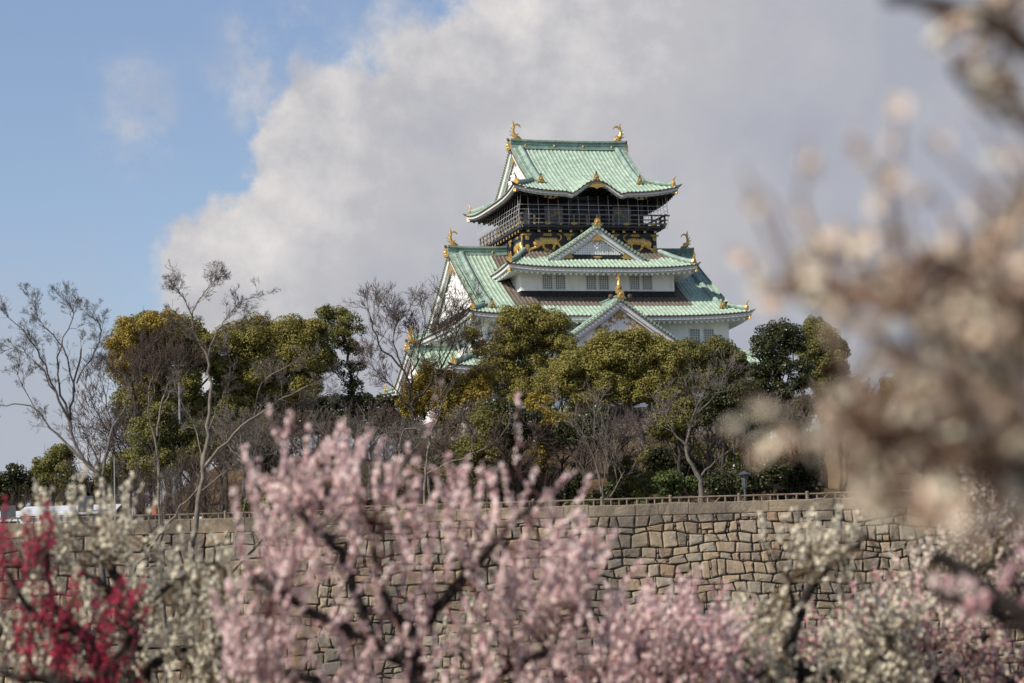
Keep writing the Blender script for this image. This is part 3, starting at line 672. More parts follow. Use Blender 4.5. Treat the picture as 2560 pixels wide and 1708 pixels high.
def stone_courses(name, A, B, zb, zt, seed, parent, hmean=.53, wmean=.62, batter=.16, rough=1.0, relief=.85):
    """dry laid facing of irregular blocks between plan points A and B"""
    rg = random.Random(seed); A, B = Vector((A[0], A[1])), Vector((B[0], B[1])); d = B-A; L = d.length; d.normalize(); nrm = Vector((d.y, -d.x))
    if nrm.y > 0: nrm = -nrm
    P = lambda s, z, o: Vector((A.x+d.x*s+nrm.x*(o+(zt-z)*batter), A.y+d.y*s+nrm.y*(o+(zt-z)*batter), z))
    mb = MB(); back = MB(); back.grid([[P(0, zb, -.02), P(L, zb, -.02)], [P(0, zt, -.02), P(L, zt, -.02)]]); obj('joint_backing', back, [M['joint']], parent)
    ph = [rg.uniform(0, 6.28) for _ in range(40)]
    def wob(k, s): return rough*(.13*math.sin(s*.55+ph[k % 40])+.09*math.sin(s*1.7+ph[(k+7) % 40])+.05*math.sin(s*4.1+ph[(k+13) % 40]))
    z = zt; k = 0
    def stone(poly):
        cx_ = sum(p[0] for p in poly)/len(poly); cz = sum(p[1] for p in poly)/len(poly); g = .02
        def inw(p, q):
            v = Vector((cx_-p[0], cz-p[1])); l = max(v.length, .01); return (p[0]+v.x/l*min(q, l*.5), p[1]+v.y/l*min(q, l*.5))
        pr = rg.uniform(.0, .07)
        # round the corners
        pts = []
        n = len(poly)
        for i in range(n):
            a, p, b = poly[i-1], poly[i], poly[(i+1) % n]; c = rg.uniform(.04, .13)
            pts.append((p[0]+(a[0]-p[0])*c, p[1]+(a[1]-p[1])*c)); pts.append((p[0]+(b[0]-p[0])*c, p[1]+(b[1]-p[1])*c))
        o0 = [inw(p, g) for p in pts]; o1 = [inw(p, g+.02) for p in pts]; o2 = [inw(p, .11+rg.uniform(-.03, .05)) for p in pts]; n = len(pts)
        vs = [P(*p, -.015) for p in o0]+[P(*p, (.07+pr*.5)*relief) for p in o1]+[P(*p, (.13+pr+rg.uniform(-.025, .025))*relief) for p in o2]+[P(cx_, cz, (.145+pr)*relief)]
        fs = [(i, (i+1) % n, n+(i+1) % n, n+i) for i in range(n)]+[(n+i, n+(i+1) % n, 2*n+(i+1) % n, 2*n+i) for i in range(n)]+[(2*n+i, 2*n+(i+1) % n, 3*n) for i in range(n)]
        mb.add(vs, fs)
    while z > zb:
        h = hmean*rg.uniform(.72, 1.22); s = -rg.uniform(0, .5); z1 = z-h; prev = s; jl = (rg.uniform(-.1, .1), rg.uniform(-.1, .1))
        while s < L:
            w = wmean*rg.uniform(.55, 1.5); e = s+w; jr = (rg.uniform(-.11, .11)*rough, rg.uniform(-.11, .11)*rough)
            tl = (s+jl[0], z+wob(k, s)); tr = (e+jr[0], z+wob(k, e)); br = (e+jr[1], z1+wob(k+1, e)); bl = (s+jl[1], z1+wob(k+1, s))
            u = rg.random()
            if k == 0: tl = (tl[0], z); tr = (tr[0], z)
            if u < .09 and w > .6:
                f = rg.uniform(.3, .42); m1 = (bl[0]+(tl[0]-bl[0])*f, bl[1]+(tl[1]-bl[1])*f); m2 = (br[0]+(tr[0]-br[0])*f, br[1]+(tr[1]-br[1])*f)
                mx = (bl[0]+(br[0]-bl[0])*.5, bl[1]+(br[1]-bl[1])*.5); mt = (m1[0]+(m2[0]-m1[0])*.5, m1[1]+(m2[1]-m1[1])*.5)
                stone([tl, tr, m2, m1]); stone([m1, mt, mx, bl]); stone([mt, m2, br, mx])
            elif u < .22:
                f = rg.uniform(.10, .2); q1 = (br[0]-(br[0]-bl[0])*f, br[1]); q0 = (tr[0]-(tr[0]-tl[0])*f*.6, tr[1])
                stone([tl, q0, q1, bl]); mid = ((q0[0]+q1[0])/2, (q0[1]+q1[1])/2); mid2 = ((tr[0]+br[0])/2, (tr[1]+br[1])/2)
                stone([q0, tr, mid2, mid]); stone([mid, mid2, br, q1])
            elif u < .40:
                dx = rg.uniform(-.12, .12); stone([tl, (tl[0]*.5+tr[0]*.5, (tl[1]+tr[1])/2+.04), tr, (tr[0]*.5+br[0]*.5+dx*.4, (tr[1]+br[1])/2), br, bl])
            else: stone([tl, tr, br, bl])
            s = e; jl = jr
        z = z1; k += 1
    return obj('stone_courses', mb, [M['stone']], parent)
def coping_row(A, B, z0, z1, seed, parent, wm=1.9):
    rg = random.Random(seed); A, B = Vector((A[0], A[1])), Vector((B[0], B[1])); d = B-A; L = d.length; d.normalize(); nrm = Vector((d.y, -d.x))
    if nrm.y > 0: nrm = -nrm
    mb = MB(); s = 0
    while s < L:
        w = wm*rg.uniform(.55, 1.3); c = A+d*(s+w/2); hh = (z1-z0)-rg.uniform(0, .05); o = rg.uniform(.02, .10)
        P = lambda a, b, z: Vector((A.x+d.x*a+nrm.x*b, A.y+d.y*a+nrm.y*b, z))
        a0, a1 = s+.012, s+w-.012; ch = .035
        prof = [(o, z0+.01), (o+.02, z0+ch), (o+.02, z0+hh-ch), (o-.03, z0+hh), (-1.3, z0+hh)]
        n = 6; rows = [[P(a0+(a1-a0)*i/n, q+(rg.uniform(-.02, .02) if 0 < i < n else 0), z+(rg.uniform(-.02, .015) if 0 < i < n and z > z0+.3 else 0)) for i in range(n+1)] for q, z in prof]
        mb.grid(rows)
        for e, i in ((a0, 0), (a1, n)): mb.add([P(e, q, z) for q, z in prof]+[P(e, -1.3, z0+.01)], [tuple(range(6))])
        s += w
    return obj('coping_stones', mb, [M['coping']], parent)

# moat walls: solve the depths that keep each wall top level
ZT = W(1260, 1266, 118.0).z
def depth_at(px, py, z): p = W(px, py, 100.0); return 100.0*z/p.z
rA = W(815, 1281, depth_at(815, 1281, ZT)); rB = W(2720, 1226, depth_at(2720, 1226, ZT))
ZL = W(700, 1299, 133.0).z
lA = W(-220, 1300, 132.3); lB = W(1000, 1300, 135.5); ZL = (W(0, 1299, 133).z+W(700, 1299, 134.5).z)/2; lA.z = lB.z = ZL
print('WALL', ZT, rA, rB, ZL, lA, lB)
ZMOAT = -9.0
def lerp_line(A, B, x): return A.y+(B.y-A.y)*(x-A.x)/(B.x-A.x)
def ywall(x): return lerp_line(rA, rB, max(-60, min(60, x))) if x > rA.x else lerp_line(lA, lB, max(lA.x-40, min(x, lB.x)))
def zwall(x): return ZT if x > rA.x else ZL
def sstep(a, b, x): q = max(0, min(1, (x-a)/(b-a))); return q*q*(3-2*q)
rgG = random.Random(2)
def height(x, y):
    yw = ywall(x)
    if y < yw+.9:
        g = -1.62+.05*math.sin(x*.7)*math.cos(y*.5)
        return g+(ZMOAT+.6-g)*sstep(31, 66, y) if y < yw-6 else ZMOAT+.6
    top = zwall(x)-.45; u = x/max(y, 1)*F_PX+1280            # photo column of this bearing (the hill lies between two bearings)
    h = top+(12.0-top)*sstep(yw+9, yw+62, y)*sstep(120, 620, u)*(1-.55*sstep(1800, 2050, u)*(1-sstep(172, 182, y)))
    h += .35*math.sin(x*.31+y*.17)+.25*math.sin(x*.8-y*.4) if y > yw+8 else 0
    if y > 300: h += (2.0-h)*sstep(300, 700, y)
    return h
xs = [-6000, -3000, -1500, -700, -350, -180, -110, -80]+[-62+1.5*i for i in range(84)]+[80, 110, 180, 350, 700, 1500, 3000, 6000]
ys = [-200, -60, -20, 0, 10, 20, 28]+[31+2.5*i for i in range(24)]+[92+1.0*i for i in range(115)]+[210, 225, 245, 270, 300, 340, 400, 500, 700, 1200, 2500, 6000, 12000]
mb = MB(); mb.grid([[Vector((x, y, height(x, y))) for x in xs] for y in ys])
def ground_mat():
    m, t, b = newmat('leaf_litter_ground'); co = N(t, 'ShaderNodeTexCoord').outputs['Object']
    a = noise(t, .35, 6, .6, vec=co); c2 = noise(t, 3.5, 6, .7, vec=co); e = noise(t, .12, 3, .5, vec=co)
    c = MIX(t, SS(t, a, .38, .62), (.085, .055, .032), (.16, .105, .055)); c = MIX(t, MATH(t, 'MULTIPLY', SS(t, c2, .45, .65), .6), c, (.05, .035, .022)); c = MIX(t, SS(t, e, .55, .65), c, (.07, .075, .03))
    t.links.new(c, b.inputs['Base Color']); b.inputs['Roughness'].default_value = .95; b.inputs['Specular IOR Level'].default_value = .1; bump(t, b, c2, .8, .15); return m
M['ground'] = ground_mat()
tag(obj('ground', mb, [M['ground']], smooth=True), kind='structure')
m, t, b = newmat('moat_water'); b.inputs['Base Color'].default_value = (.03, .045, .035, 1); b.inputs['Roughness'].default_value = .08
bump(t, b, noise(t, 1.2, 3, .5), .15, .1); M['water'] = m
mb = MB(); mb.grid([[Vector((x, y, ZMOAT+.9)) for x in (-300, -60, 60, 300)] for y in (58, 100, 150)])
tag(obj('water', mb, [M['water']]), kind='structure')

rw = thing('moat_wall', 'tall dry stone moat wall of tan and grey blocks with flat coping, in front of the castle trees', 'wall', (0, 0, 0))
stone_courses('s', (rA.x, rA.y), (rB.x, rB.y), ZMOAT, ZT-.62, 11, rw, rough=.85); coping_row((rA.x, rA.y), (rB.x, rB.y), ZT-.62, ZT, 12, rw)
lw = thing('moat_wall', 'lower stone moat wall at the left, behind the red and white plum blossom', 'wall', (0, 0, 0))
stone_courses('s', (lA.x, lA.y), (lB.x, lB.y), ZMOAT, ZL-.85, 21, lw, hmean=.75, wmean=.95); coping_row((lA.x, lA.y), (lB.x, lB.y), ZL-.85, ZL, 22, lw, 2.6)
# terrace wall behind the trees at the right
tA, tB = W(2130, 1076, 152), W(2700, 1058, 149)
tw = thing('terrace_wall', 'grey stone terrace wall behind bare trees at the right, half hidden by blurred blossom', 'wall')
stone_courses('s', (tA.x, tA.y), (tB.x, tB.y), 3.0, tA.z-.5, 31, tw, hmean=.8, wmean=1.2, batter=.12, rough=.6, relief=.35); coping_row((tA.x, tA.y), (tB.x, tB.y), tA.z-.5, tA.z, 32, tw, 2.5)
# stone base under the keep (in keep space)
def base_side(ax, ay, bx, by, seed):
    pass
bs = thing('stone_base', 'battered stone base under the castle keep', 'stone base', (CX, CY, 9.0), TH)
mb = MB(); fl = [(14.9, 13.6, 17.4), (15.2, 13.9, 15.0), (16.2, 14.9, 12.0), (18.0, 16.7, 8.0)]
mb.grid([[Vector((sx*a, sy*b_, z-Z0)) for sx, sy in ((-1, -1), (1, -1), (1, 1), (-1, 1), (-1, -1))] for a, b_, z in fl]); mb.add([(-14.9, -13.6, 17.4-Z0), (14.9, -13.6, 17.4-Z0), (14.9, 13.6, 17.4-Z0), (-14.9, 13.6, 17.4-Z0)], [(0, 1, 2, 3)])
m, t, b = newmat('base_stones'); vo = N(t, 'ShaderNodeTexVoronoi', {'Scale': .9}, feature='DISTANCE_TO_EDGE').outputs['Distance']; vc = N(t, 'ShaderNodeTexVoronoi', {'Scale': .9}).outputs['Color']
t.links.new(MIX(t, SS(t, vo, .0, .05), (.03, .028, .025), MIX(t, N(t, 'ShaderNodeSeparateColor', {0: vc}).outputs[0], (.18, .16, .13), (.32, .27, .2))), b.inputs['Base Color']); b.inputs['Roughness'].default_value = .9; bump(t, b, vo, .8, .2)
obj('stone_facing', mb, [m], bs)

# ------------------------------------------------------------------ railings on the wall tops
M['rail'] = varied('log_rail', (.14, .105, .075), (.25, .20, .15), 2.5, .85, bs=.3, bscale=20)
def wall_rail(label, A, B, z, h, seed, back=.55, post=3.4):
    rg = random.Random(seed); A, B = Vector((A.x, A.y, 0)), Vector((B.x, B.y, 0)); d = B-A; L = d.length; d.normalize(); nrm = Vector((-d.y, d.x, 0))
    if nrm.y < 0: nrm = -nrm
    o = thing('log_railing', label, 'railing', tuple(A+nrm*back+Vector((0, 0, z))))
    P = lambda s, zz, q=0: d*s+nrm*q+Vector((0, 0, zz))
    mb = MB(); n = int(L/1.2); mb.tube([P(L*i/n, h-.06+rg.uniform(-.008, .008)) for i in range(n+1)], .045, 7); obj('rail', mb, [M['rail']], o)
    mb = MB(); s = .3
    while s < L:
        if abs((s+post/2) % post-post/2) > .16:
            if rg.random() < .22: mb.tube([P(s-.12, -.02), P(s+.14, h-.08)], .035, 5)
            else: mb.tube([P(s, -.02), P(s+rg.uniform(-.01, .01), h-.08)], rg.uniform(.035, .05), 5)
        s += rg.uniform(.36, .52)
    obj('balusters', mb, [M['rail']], o)
    for i in range(int(L/post)+1):
        mb = MB(); mb.tube([P(i*post, -.05), P(i*post, h+.05), P(i*post, h+.08)], [.085, .085, .06], 8); obj('post', mb, [M['rail']], o)
    return o
wall_rail('brown log railing with short posts on top of the tall moat wall below the castle', rA, rB, ZT-.02, .33, 41)
wall_rail('thin brown log railing on top of the lower moat wall at the left', lA, lB, ZL-.02, .33, 42)

# ------------------------------------------------------------------ small things beyond the walls
M['lampmetal'] = varied('lamp_metal', (.07, .075, .08), (.11, .115, .12), 6, .5, metal=.3)
M['lampglass'] = varied('lamp_glass', (.09, .095, .10), (.14, .145, .15), 5, .3)
def ground_z(p): return height(p.x, p.y)
b_ = D(1710, 1136, 126); top = D(1706, 1081, 126)
gz = ground_z(b_); H = top.z-gz
lp = thing('street_lamp', 'grey street lamp with a tapered lantern and flat cap standing behind the moat wall railing', 'street lamp', (b_.x, b_.y, gz))
mb = MB(); mb.tube([(0, 0, 0), (0, 0, .5), (0, 0, .52), (0, 0, H-.95)], [.11, .11, .075, .065], 10); obj('pole', mb, [M['lampmetal']], lp)
mb = MB(); mb.tube([(0, 0, H-.95), (0, 0, H-.85), (0, 0, H-.2)], [.07, .11, .19], 8); obj('lantern', mb, [M['lampglass']], lp)
mb = MB(); mb.tube([(0, 0, H-.2), (0, 0, H-.16), (0, 0, H-.05), (0, 0, H)], [.36, .36, .1, .04], 10); obj('cap', mb, [M['lampmetal']], lp)
mb = MB()
for i in range(4): a = math.pi/4+i*math.pi/2; mb.tube([(.11*math.cos(a), .11*math.sin(a), H-.9), (.19*math.cos(a), .19*math.sin(a), H-.18)], .018, 4)
obj('lantern_frame', mb, [M['lampmetal']], lp)
M['polem'] = varied('pole_paint', (.24, .25, .25), (.32, .33, .33), 3, .5)
def pole(label, x, y0, y1, d, r, head=None):
    p = D(x, y1, d); q = D(x, y0, d); gz = ground_z(p); o = thing('floodlight_pole' if head else 'slim_pole', label, 'pole', (p.x, p.y, gz))
    mb = MB(); h = q.z-gz; mb.tube([(0, 0, 0), (0, 0, h*.5), (0, 0, h)], [r, r*.85, r*.6], 8); obj('pole_shaft', mb, [M['polem']], o)
    if head:
        mb = MB(); mb.box((0, 0, h-.1), (.8, .08, .08)); obj('cross_arm', mb, [M['polem']], o)
        for s in (-.3, .3):
            mb = MB(); mb.tube([(s, -.05, h+.1), (s, -.2, h+.05)], [.1, .15], 8); obj('floodlight', mb, [M['lampmetal']], o)
    else:
        mb = MB(); mb.tube([(0, 0, h), (0, 0, h+.06)], [r*.75, r*.4], 8); obj('pole_cap', mb, [M['lampmetal']], o)
pole('pale grey floodlight pole standing among bare trees left of the castle', 415, 835, 1130, 146, .085, True)
pole('slim pale pole beside the white shed at the left', 264, 1048, 1190, 139, .05)
# white sheds at the far left
M['shedwall'] = varied('painted_sheet', (.62, .63, .65), (.72, .73, .75), 1.2, .5); M['shedroof'] = varied('sheet_roof', (.55, .57, .60), (.66, .68, .70), 2, .4)
def shed(label, x0, x1, ytop, d, pitch, depth=5.0):
    a, b2 = D(x0, ytop, d), D(x1, ytop, d); gz = ground_z(a)-.2; L = b2.x-a.x; o = thing('white_shed', label, 'shed', (a.x, a.y, gz)); h = a.z-gz; e = h-pitch
    mb = MB(); mb.box((L/2, depth/2, e/2), (L, depth, e)); obj('wall', mb, [M['shedwall']], o)
    mb = MB(); mb.prism([(-.25, e-.02), (depth/2, h), (depth+.25, e-.02), (depth+.25, e-.12), (depth/2, h-.1), (-.25, e-.12)], -.2, L+.2, lambda p, q, z: Vector((q, p, z))); obj('roof', mb, [M['shedroof']], o)
    for i in range(int(L/1.6)):
        mb = MB(); mb.box((.8+i*1.6, -.02, e*.45), (.06, .05, e*.9)); obj('wall_seam', mb, [M['polem']], o)
    mb = MB(); mb.box((L*.72, -.03, 1.0), (.9, .07, 2.0)); dr = obj('door', mb, [M['lampmetal']], o)
    mb = MB(); mb.ball((L*.72+.35, -.09, 1.0), .05); obj('handle', mb, [M['polem']], dr)
shed('long white shed with a shallow pale roof behind the left moat wall', 46, 256, 1159, 142, .55)
shed('low white shed at the left edge with its gable roof lower than its neighbour', -40, 42, 1171, 143.5, .6)
p = D(453, 1197, 136); gz = ground_z(p)
o = thing('notice_board', 'small blank white notice board behind the left railing by the grey trunk', 'sign', (p.x, p.y, gz)); hz = p.z-gz
mb = MB(); mb.box((0, 0, hz+.1), (.5, .04, .34)); obj('board', mb, [M['shedwall']], o)
mb = MB(); mb.tube([(0, .05, 0), (0, .05, hz+.2)], .03, 6); obj('post', mb, [M['lampmetal']], o)
# person walking behind the left wall
M['skin'] = varied('skin', (.42, .26, .18), (.48, .30, .21), 6, .6); M['cloth_r'] = varied('orange_red_coat', (.34, .085, .05), (.4, .11, .065), 6, .9); M['cloth_d'] = varied('dark_trousers', (.02, .022, .028), (.035, .037, .045), 6, .9); M['hair'] = varied('dark_hair', (.012, .010, .009), (.02, .017, .015), 9, .6)
def person(label, p, top, pack=False):
    gz = ground_z(p); H = max(1.5, min(1.75, top.z-gz)); k = H/1.7
    o = thing('person', label, 'person', (p.x, p.y, gz)); me = bpy.data.meshes.new('body')
    J = [(0, 0, .95), (0, 0, 1.15), (0, 0, 1.38), (0, .01, 1.48), (0, -.02, 1.60), (-.1, 0, .90), (-.12, -.06, .50), (-.12, .02, .06), (-.12, -.14, .03), (.1, 0, .90), (.12, .05, .50), (.12, .14, .08), (.12, 0, .03), (-.2, 0, 1.36), (-.27, .02, 1.08), (-.25, -.12, .86), (.2, 0, 1.36), (.27, .0, 1.08), (.26, -.14, .88)]
    E = [(0, 1), (1, 2), (2, 3), (3, 4), (0, 5), (5, 6), (6, 7), (7, 8), (0, 9), (9, 10), (10, 11), (11, 12), (2, 13), (13, 14), (14, 15), (2, 16), (16, 17), (17, 18)]
    rad = [.15, .14, .15, .06, .11, .10, .07, .05, .045, .10, .07, .05, .045, .075, .055, .04, .075, .055, .04]
    me.from_pydata([(x*k, y*k, z*k) for x, y, z in J], E, []); body = link_mesh('body', me, [M['cloth_r'], M['skin'], M['cloth_d']], o)
    sk = body.modifiers.new('skin', 'SKIN'); body.modifiers.new('sub', 'SUBSURF').levels = 1; body.modifiers['sub'].render_levels = 1
    for i, v in enumerate(me.skin_vertices[0].data): v.radius = (rad[i]*k, rad[i]*k*.8); v.use_root = (i == 0)
    mb = MB(); mb.ball((0, .02*k, 1.64*k), (.105*k, .115*k, .10*k), 10, 6); obj('hair', mb, [M['hair']], body)
    mb = MB(); mb.tube([(0, 0, .78*k), (0, 0, .98*k), (0, 0, 1.15*k), (0, 0, 1.40*k), (0, 0, 1.47*k)], [.19*k, .185*k, .17*k, .19*k, .08*k], 12, sx=1.3); obj('coat', mb, [M['cloth_r']], body)
    for sx in (-1, 1):
        mb = MB(); mb.tube([(sx*.10*k, 0, .9*k), (sx*.12*k, (-.06 if sx < 0 else .05)*k, .5*k), (sx*.12*k, (.02 if sx < 0 else .14)*k, .09*k)], [.115*k, .085*k, .075*k], 8); obj('trouser_leg', mb, [M['cloth_d']], body)
person('person in an orange red coat walking behind the left moat wall railing', D(356, 1185, 135.5), D(356, 1180, 135.5))
# ================================================================== vegetation
def leaf_mat(name, cols, trans=.3, rough=.6):
    m, t, b = newmat(name); rnd = N(t, 'ShaderNodeNewGeometry').outputs['Random Per Island']
    c = RAMP(t, rnd, [(i/(len(cols)-1), q) for i, q in enumerate(cols)])
    co = N(t, 'ShaderNodeTexCoord').outputs['Object']; n = noise(t, .35, 3, .5, vec=co)
    hs = N(t, 'ShaderNodeHueSaturation', {'Color': c, 'Value': MATH(t, 'ADD', MATH(t, 'MULTIPLY', n, .5), .75)}).outputs[0]
    t.links.new(hs, b.inputs['Base Color']); b.inputs['Roughness'].default_value = rough; b.inputs['Specular IOR Level'].default_value = .3
    if trans > 0:
        tr = N(t, 'ShaderNodeBsdfTranslucent', {'Color': hs}); mx = N(t, 'ShaderNodeMixShader', {0: trans}); out = t.nodes['Material Output']
        t.links.new(b.outputs[0], mx.inputs[1]); t.links.new(tr.outputs[0], mx.inputs[2]); t.links.new(mx.outputs[0], out.inputs[0])
    return m
LEAF = {
    'olive': leaf_mat('olive_leaves', [(.17, .165, .042), (.23, .205, .052), (.29, .245, .06), (.20, .19, .05), (.34, .265, .06)]),
    'yellow': leaf_mat('yellow_leaves', [(.27, .20, .04), (.35, .25, .045), (.40, .28, .045), (.31, .235, .05), (.22, .185, .045)]),
    'mid': leaf_mat('mid_leaves', [(.115, .12, .034), (.15, .15, .042), (.19, .175, .048), (.22, .185, .048)]),
    'dark': leaf_mat('dark_leaves', [(.035, .042, .016), (.05, .058, .02), (.07, .07, .025), (.045, .048, .018)], .15, .35),
    'green': leaf_mat('shrub_leaves', [(.05, .085, .02), (.08, .12, .03), (.12, .15, .04), (.06, .08, .025)]),
    'rust': leaf_mat('dry_leaves', [(.10, .055, .025), (.15, .08, .03), (.19, .11, .045), (.08, .05, .03)]),
}
BARK = {
    'dark': varied('dark_bark', (.035, .028, .023), (.075, .06, .05), 5, .9, bs=.5, bscale=20),
    'grey': varied('grey_bark', (.085, .072, .062), (.165, .142, .122), 4, .85, bs=.4, bscale=16),
    'pale': varied('pale_bark', (.125, .105, .085), (.235, .20, .16), 4, .85, bs=.4, bscale=16),
    'brown': varied('brown_twigs', (.058, .041, .034), (.11, .08, .066), 4, .9),
    'plum': varied('plum_bark', (.016, .012, .010), (.042, .033, .028), 8, .9, bs=.7, bscale=30),
}
def leaf_quads(cent, nrm, size, rg):
    """rhombic leaves: centres Nx3, normals Nx3"""
    n = len(cent); a = rg.normal(size=(n, 3)); nrm = nrm+rg.normal(size=(n, 3))*.55; nrm /= np.linalg.norm(nrm, axis=1, keepdims=True)+1e-9
    t = np.cross(nrm, a); t /= np.linalg.norm(t, axis=1, keepdims=True)+1e-9; b = np.cross(nrm, t)
    L = size*rg.uniform(.7, 1.35, (n, 1)); w = L*.5
    v = np.stack([cent-t*L*.6, cent-b*w+nrm*L*.10, cent+t*L*.6-nrm*L*.08, cent+b*w+nrm*L*.10], 1).reshape(-1, 3)
    return v
def foliage(name, lobes, leaf, mat, parent, seed, sub=.42, dens=1.0, fill=.35, squash=.88):
    """lobes: (centre, radius). Each lobe is covered in smaller leafy puffs"""
    rg = np.random.default_rng(seed); V = []
    for c, Rr in lobes:
        c = np.array(c); ns = int(max(6, 24*(.42/sub)**2*dens))
        d = rg.normal(size=(ns, 3)); d[:, 2] = d[:, 2]*.9+.25; d[:, 1] -= .15; d /= np.linalg.norm(d, axis=1, keepdims=True)
        rad = Rr*rg.uniform(.45, .86, (ns, 1)); pc = c+d*rad*np.array([1, 1, squash])
        for p in pc:
            r = Rr*sub*rg.uniform(.6, 1.15); k = int(11.0*r*r/(leaf*leaf)*dens)
            k = max(k, 4)
            q = rg.normal(size=(k, 3)); q[:, 2] = q[:, 2]+.25*np.abs(q[:, 2]); q /= np.linalg.norm(q, axis=1, keepdims=True)
            rr = r*np.where(rg.random((k, 1)) < fill, rg.uniform(.35, .9, (k, 1)), rg.uniform(.88, 1.12, (k, 1)))
            cen = p+q*rr*np.array([1, 1, .78]); V.append(leaf_quads(cen, q+np.array([0, 0, .35]), leaf, rg))
    V = np.concatenate(V); n = len(V)//4
    return npmesh(name, V-np.array(parent.location), np.arange(n*4).reshape(n, 4), mat, parent)
def grow(mb, p, d, L, r, depth, rg, up=.1, spread=.6, kids=(2, 4), seg=4, wig=.18, minr=.006, taper=.6, lr=(.55, .8)):
    """recursive limb: tapering crooked tube with side branches"""
    pts = [Vector(p)]; rad = [r]; dd = Vector(d).normalized()
    for i in range(seg):
        dd = (dd+Vector((rg.gauss(0, wig), rg.gauss(0, wig), rg.gauss(0, wig)+up*.3))).normalized(); pts.append(pts[-1]+dd*(L/seg)); rad.append(max(minr, r*(1-(1-taper)*(i+1)/seg)))
    mb.tube(pts, rad, 6 if r > .06 else (4 if r > .02 else 3), cap=False)
    if depth <= 0: return
    n = rg.randint(*kids)
    for i in range(n):
        k = rg.uniform(.35, 1.0) if i else 1.0; idx = min(seg, max(1, int(round(k*seg)))); q = pts[idx]; ax = dd.orthogonal().normalized(); ax.rotate(Matrix.Rotation(rg.uniform(0, 6.28), 3, dd))
        nd = (dd+ax*rg.uniform(.4, 1.2)*spread+Vector((0, 0, up))).normalized()
        grow(mb, q, nd, L*rg.uniform(*lr), max(minr, rad[idx]*rg.uniform(.5, .75)), depth-1, rg, up, spread, kids, seg, wig, minr, taper, lr)
def limb_path(pts, jit, rg, sub=4):
    """smooth crooked path through the given points"""
    P = [Vector(p) for p in pts]; out = []
    for i in range(len(P)-1):
        a, b, c, d = P[max(i-1, 0)], P[i], P[i+1], P[min(i+2, len(P)-1)]
        for k in range(sub):
            t = k/sub; q = .5*((2*b)+(c-a)*t+(2*a-5*b+4*c-d)*t*t+(-a+3*b-3*c+d)*t**3)
            L = (c-b).length; out.append(q+Vector((rg.gauss(0, jit*L), rg.gauss(0, jit*L), rg.gauss(0, jit*L))) if (i or k) else q)
    out.append(P[-1]); return out
def shifted(mb, o): off = Vector(o.location); mb.v = [tuple(Vector(p)-off) for p in mb.v]; return mb
def px2m(p, d): return p*KD*d/F_PX
def evergreen(label, d, lobes, trunk, mat='olive', leaf=.098, seed=1, sub=.42, dens=1.0, bark='dark', r0=.28, thick=1.0, group='evergreen trees around the castle', fill=.35, name='evergreen_tree'):
    """lobes and trunk in pixels of the 2350 px wide view"""
    rg = random.Random(seed); base = D(trunk[0][0], trunk[0][1], d); gz = min(height(base.x, base.y), base.z); o = thing(name, label, 'tree', (base.x, base.y, gz-.1), 0, group)
    LB = []
    for (x, y, r) in lobes:
        Rr = px2m(r, d)*1.24; LB.append((D(x, y, d)+Vector((0, rg.uniform(-.6, .6)*Rr*thick, 0)), Rr))
    mb = MB(); pts = [Vector((base.x, base.y, gz-.2))]+[D(x, y, d) for x, y in trunk]
    if (pts[1]-pts[0]).length < .4: pts.pop(1)
    path = limb_path(pts, .02, rg, 4); n = len(path); rad = [r0*(1-.6*i/n) for i in range(n)]; mb.tube(path, rad, 8)
    for c, Rr in LB:
        k = rg.randint(int(n*.55), n-1); q = path[k]; mid = q.lerp(c, .55)+Vector((0, 0, -.15*Rr)); lp_ = limb_path([q, mid, c], .05, rg, 3); mb.tube(lp_, [max(.04, rad[k]*.55*(1-.6*i/len(lp_))) for i in range(len(lp_))], 6, cap=False)
        for _ in range(4): grow(mb, c, (rg.gauss(0, 1), rg.gauss(0, 1), rg.gauss(.4, .6)), Rr*.75, .035, 1, rg, .1, .7, (2, 3))
    obj('trunk', shifted(mb, o), [BARK[bark]], o, smooth=True)
    foliage('crown', LB, leaf, [LEAF[mat]], o, seed, sub, dens, fill); return o
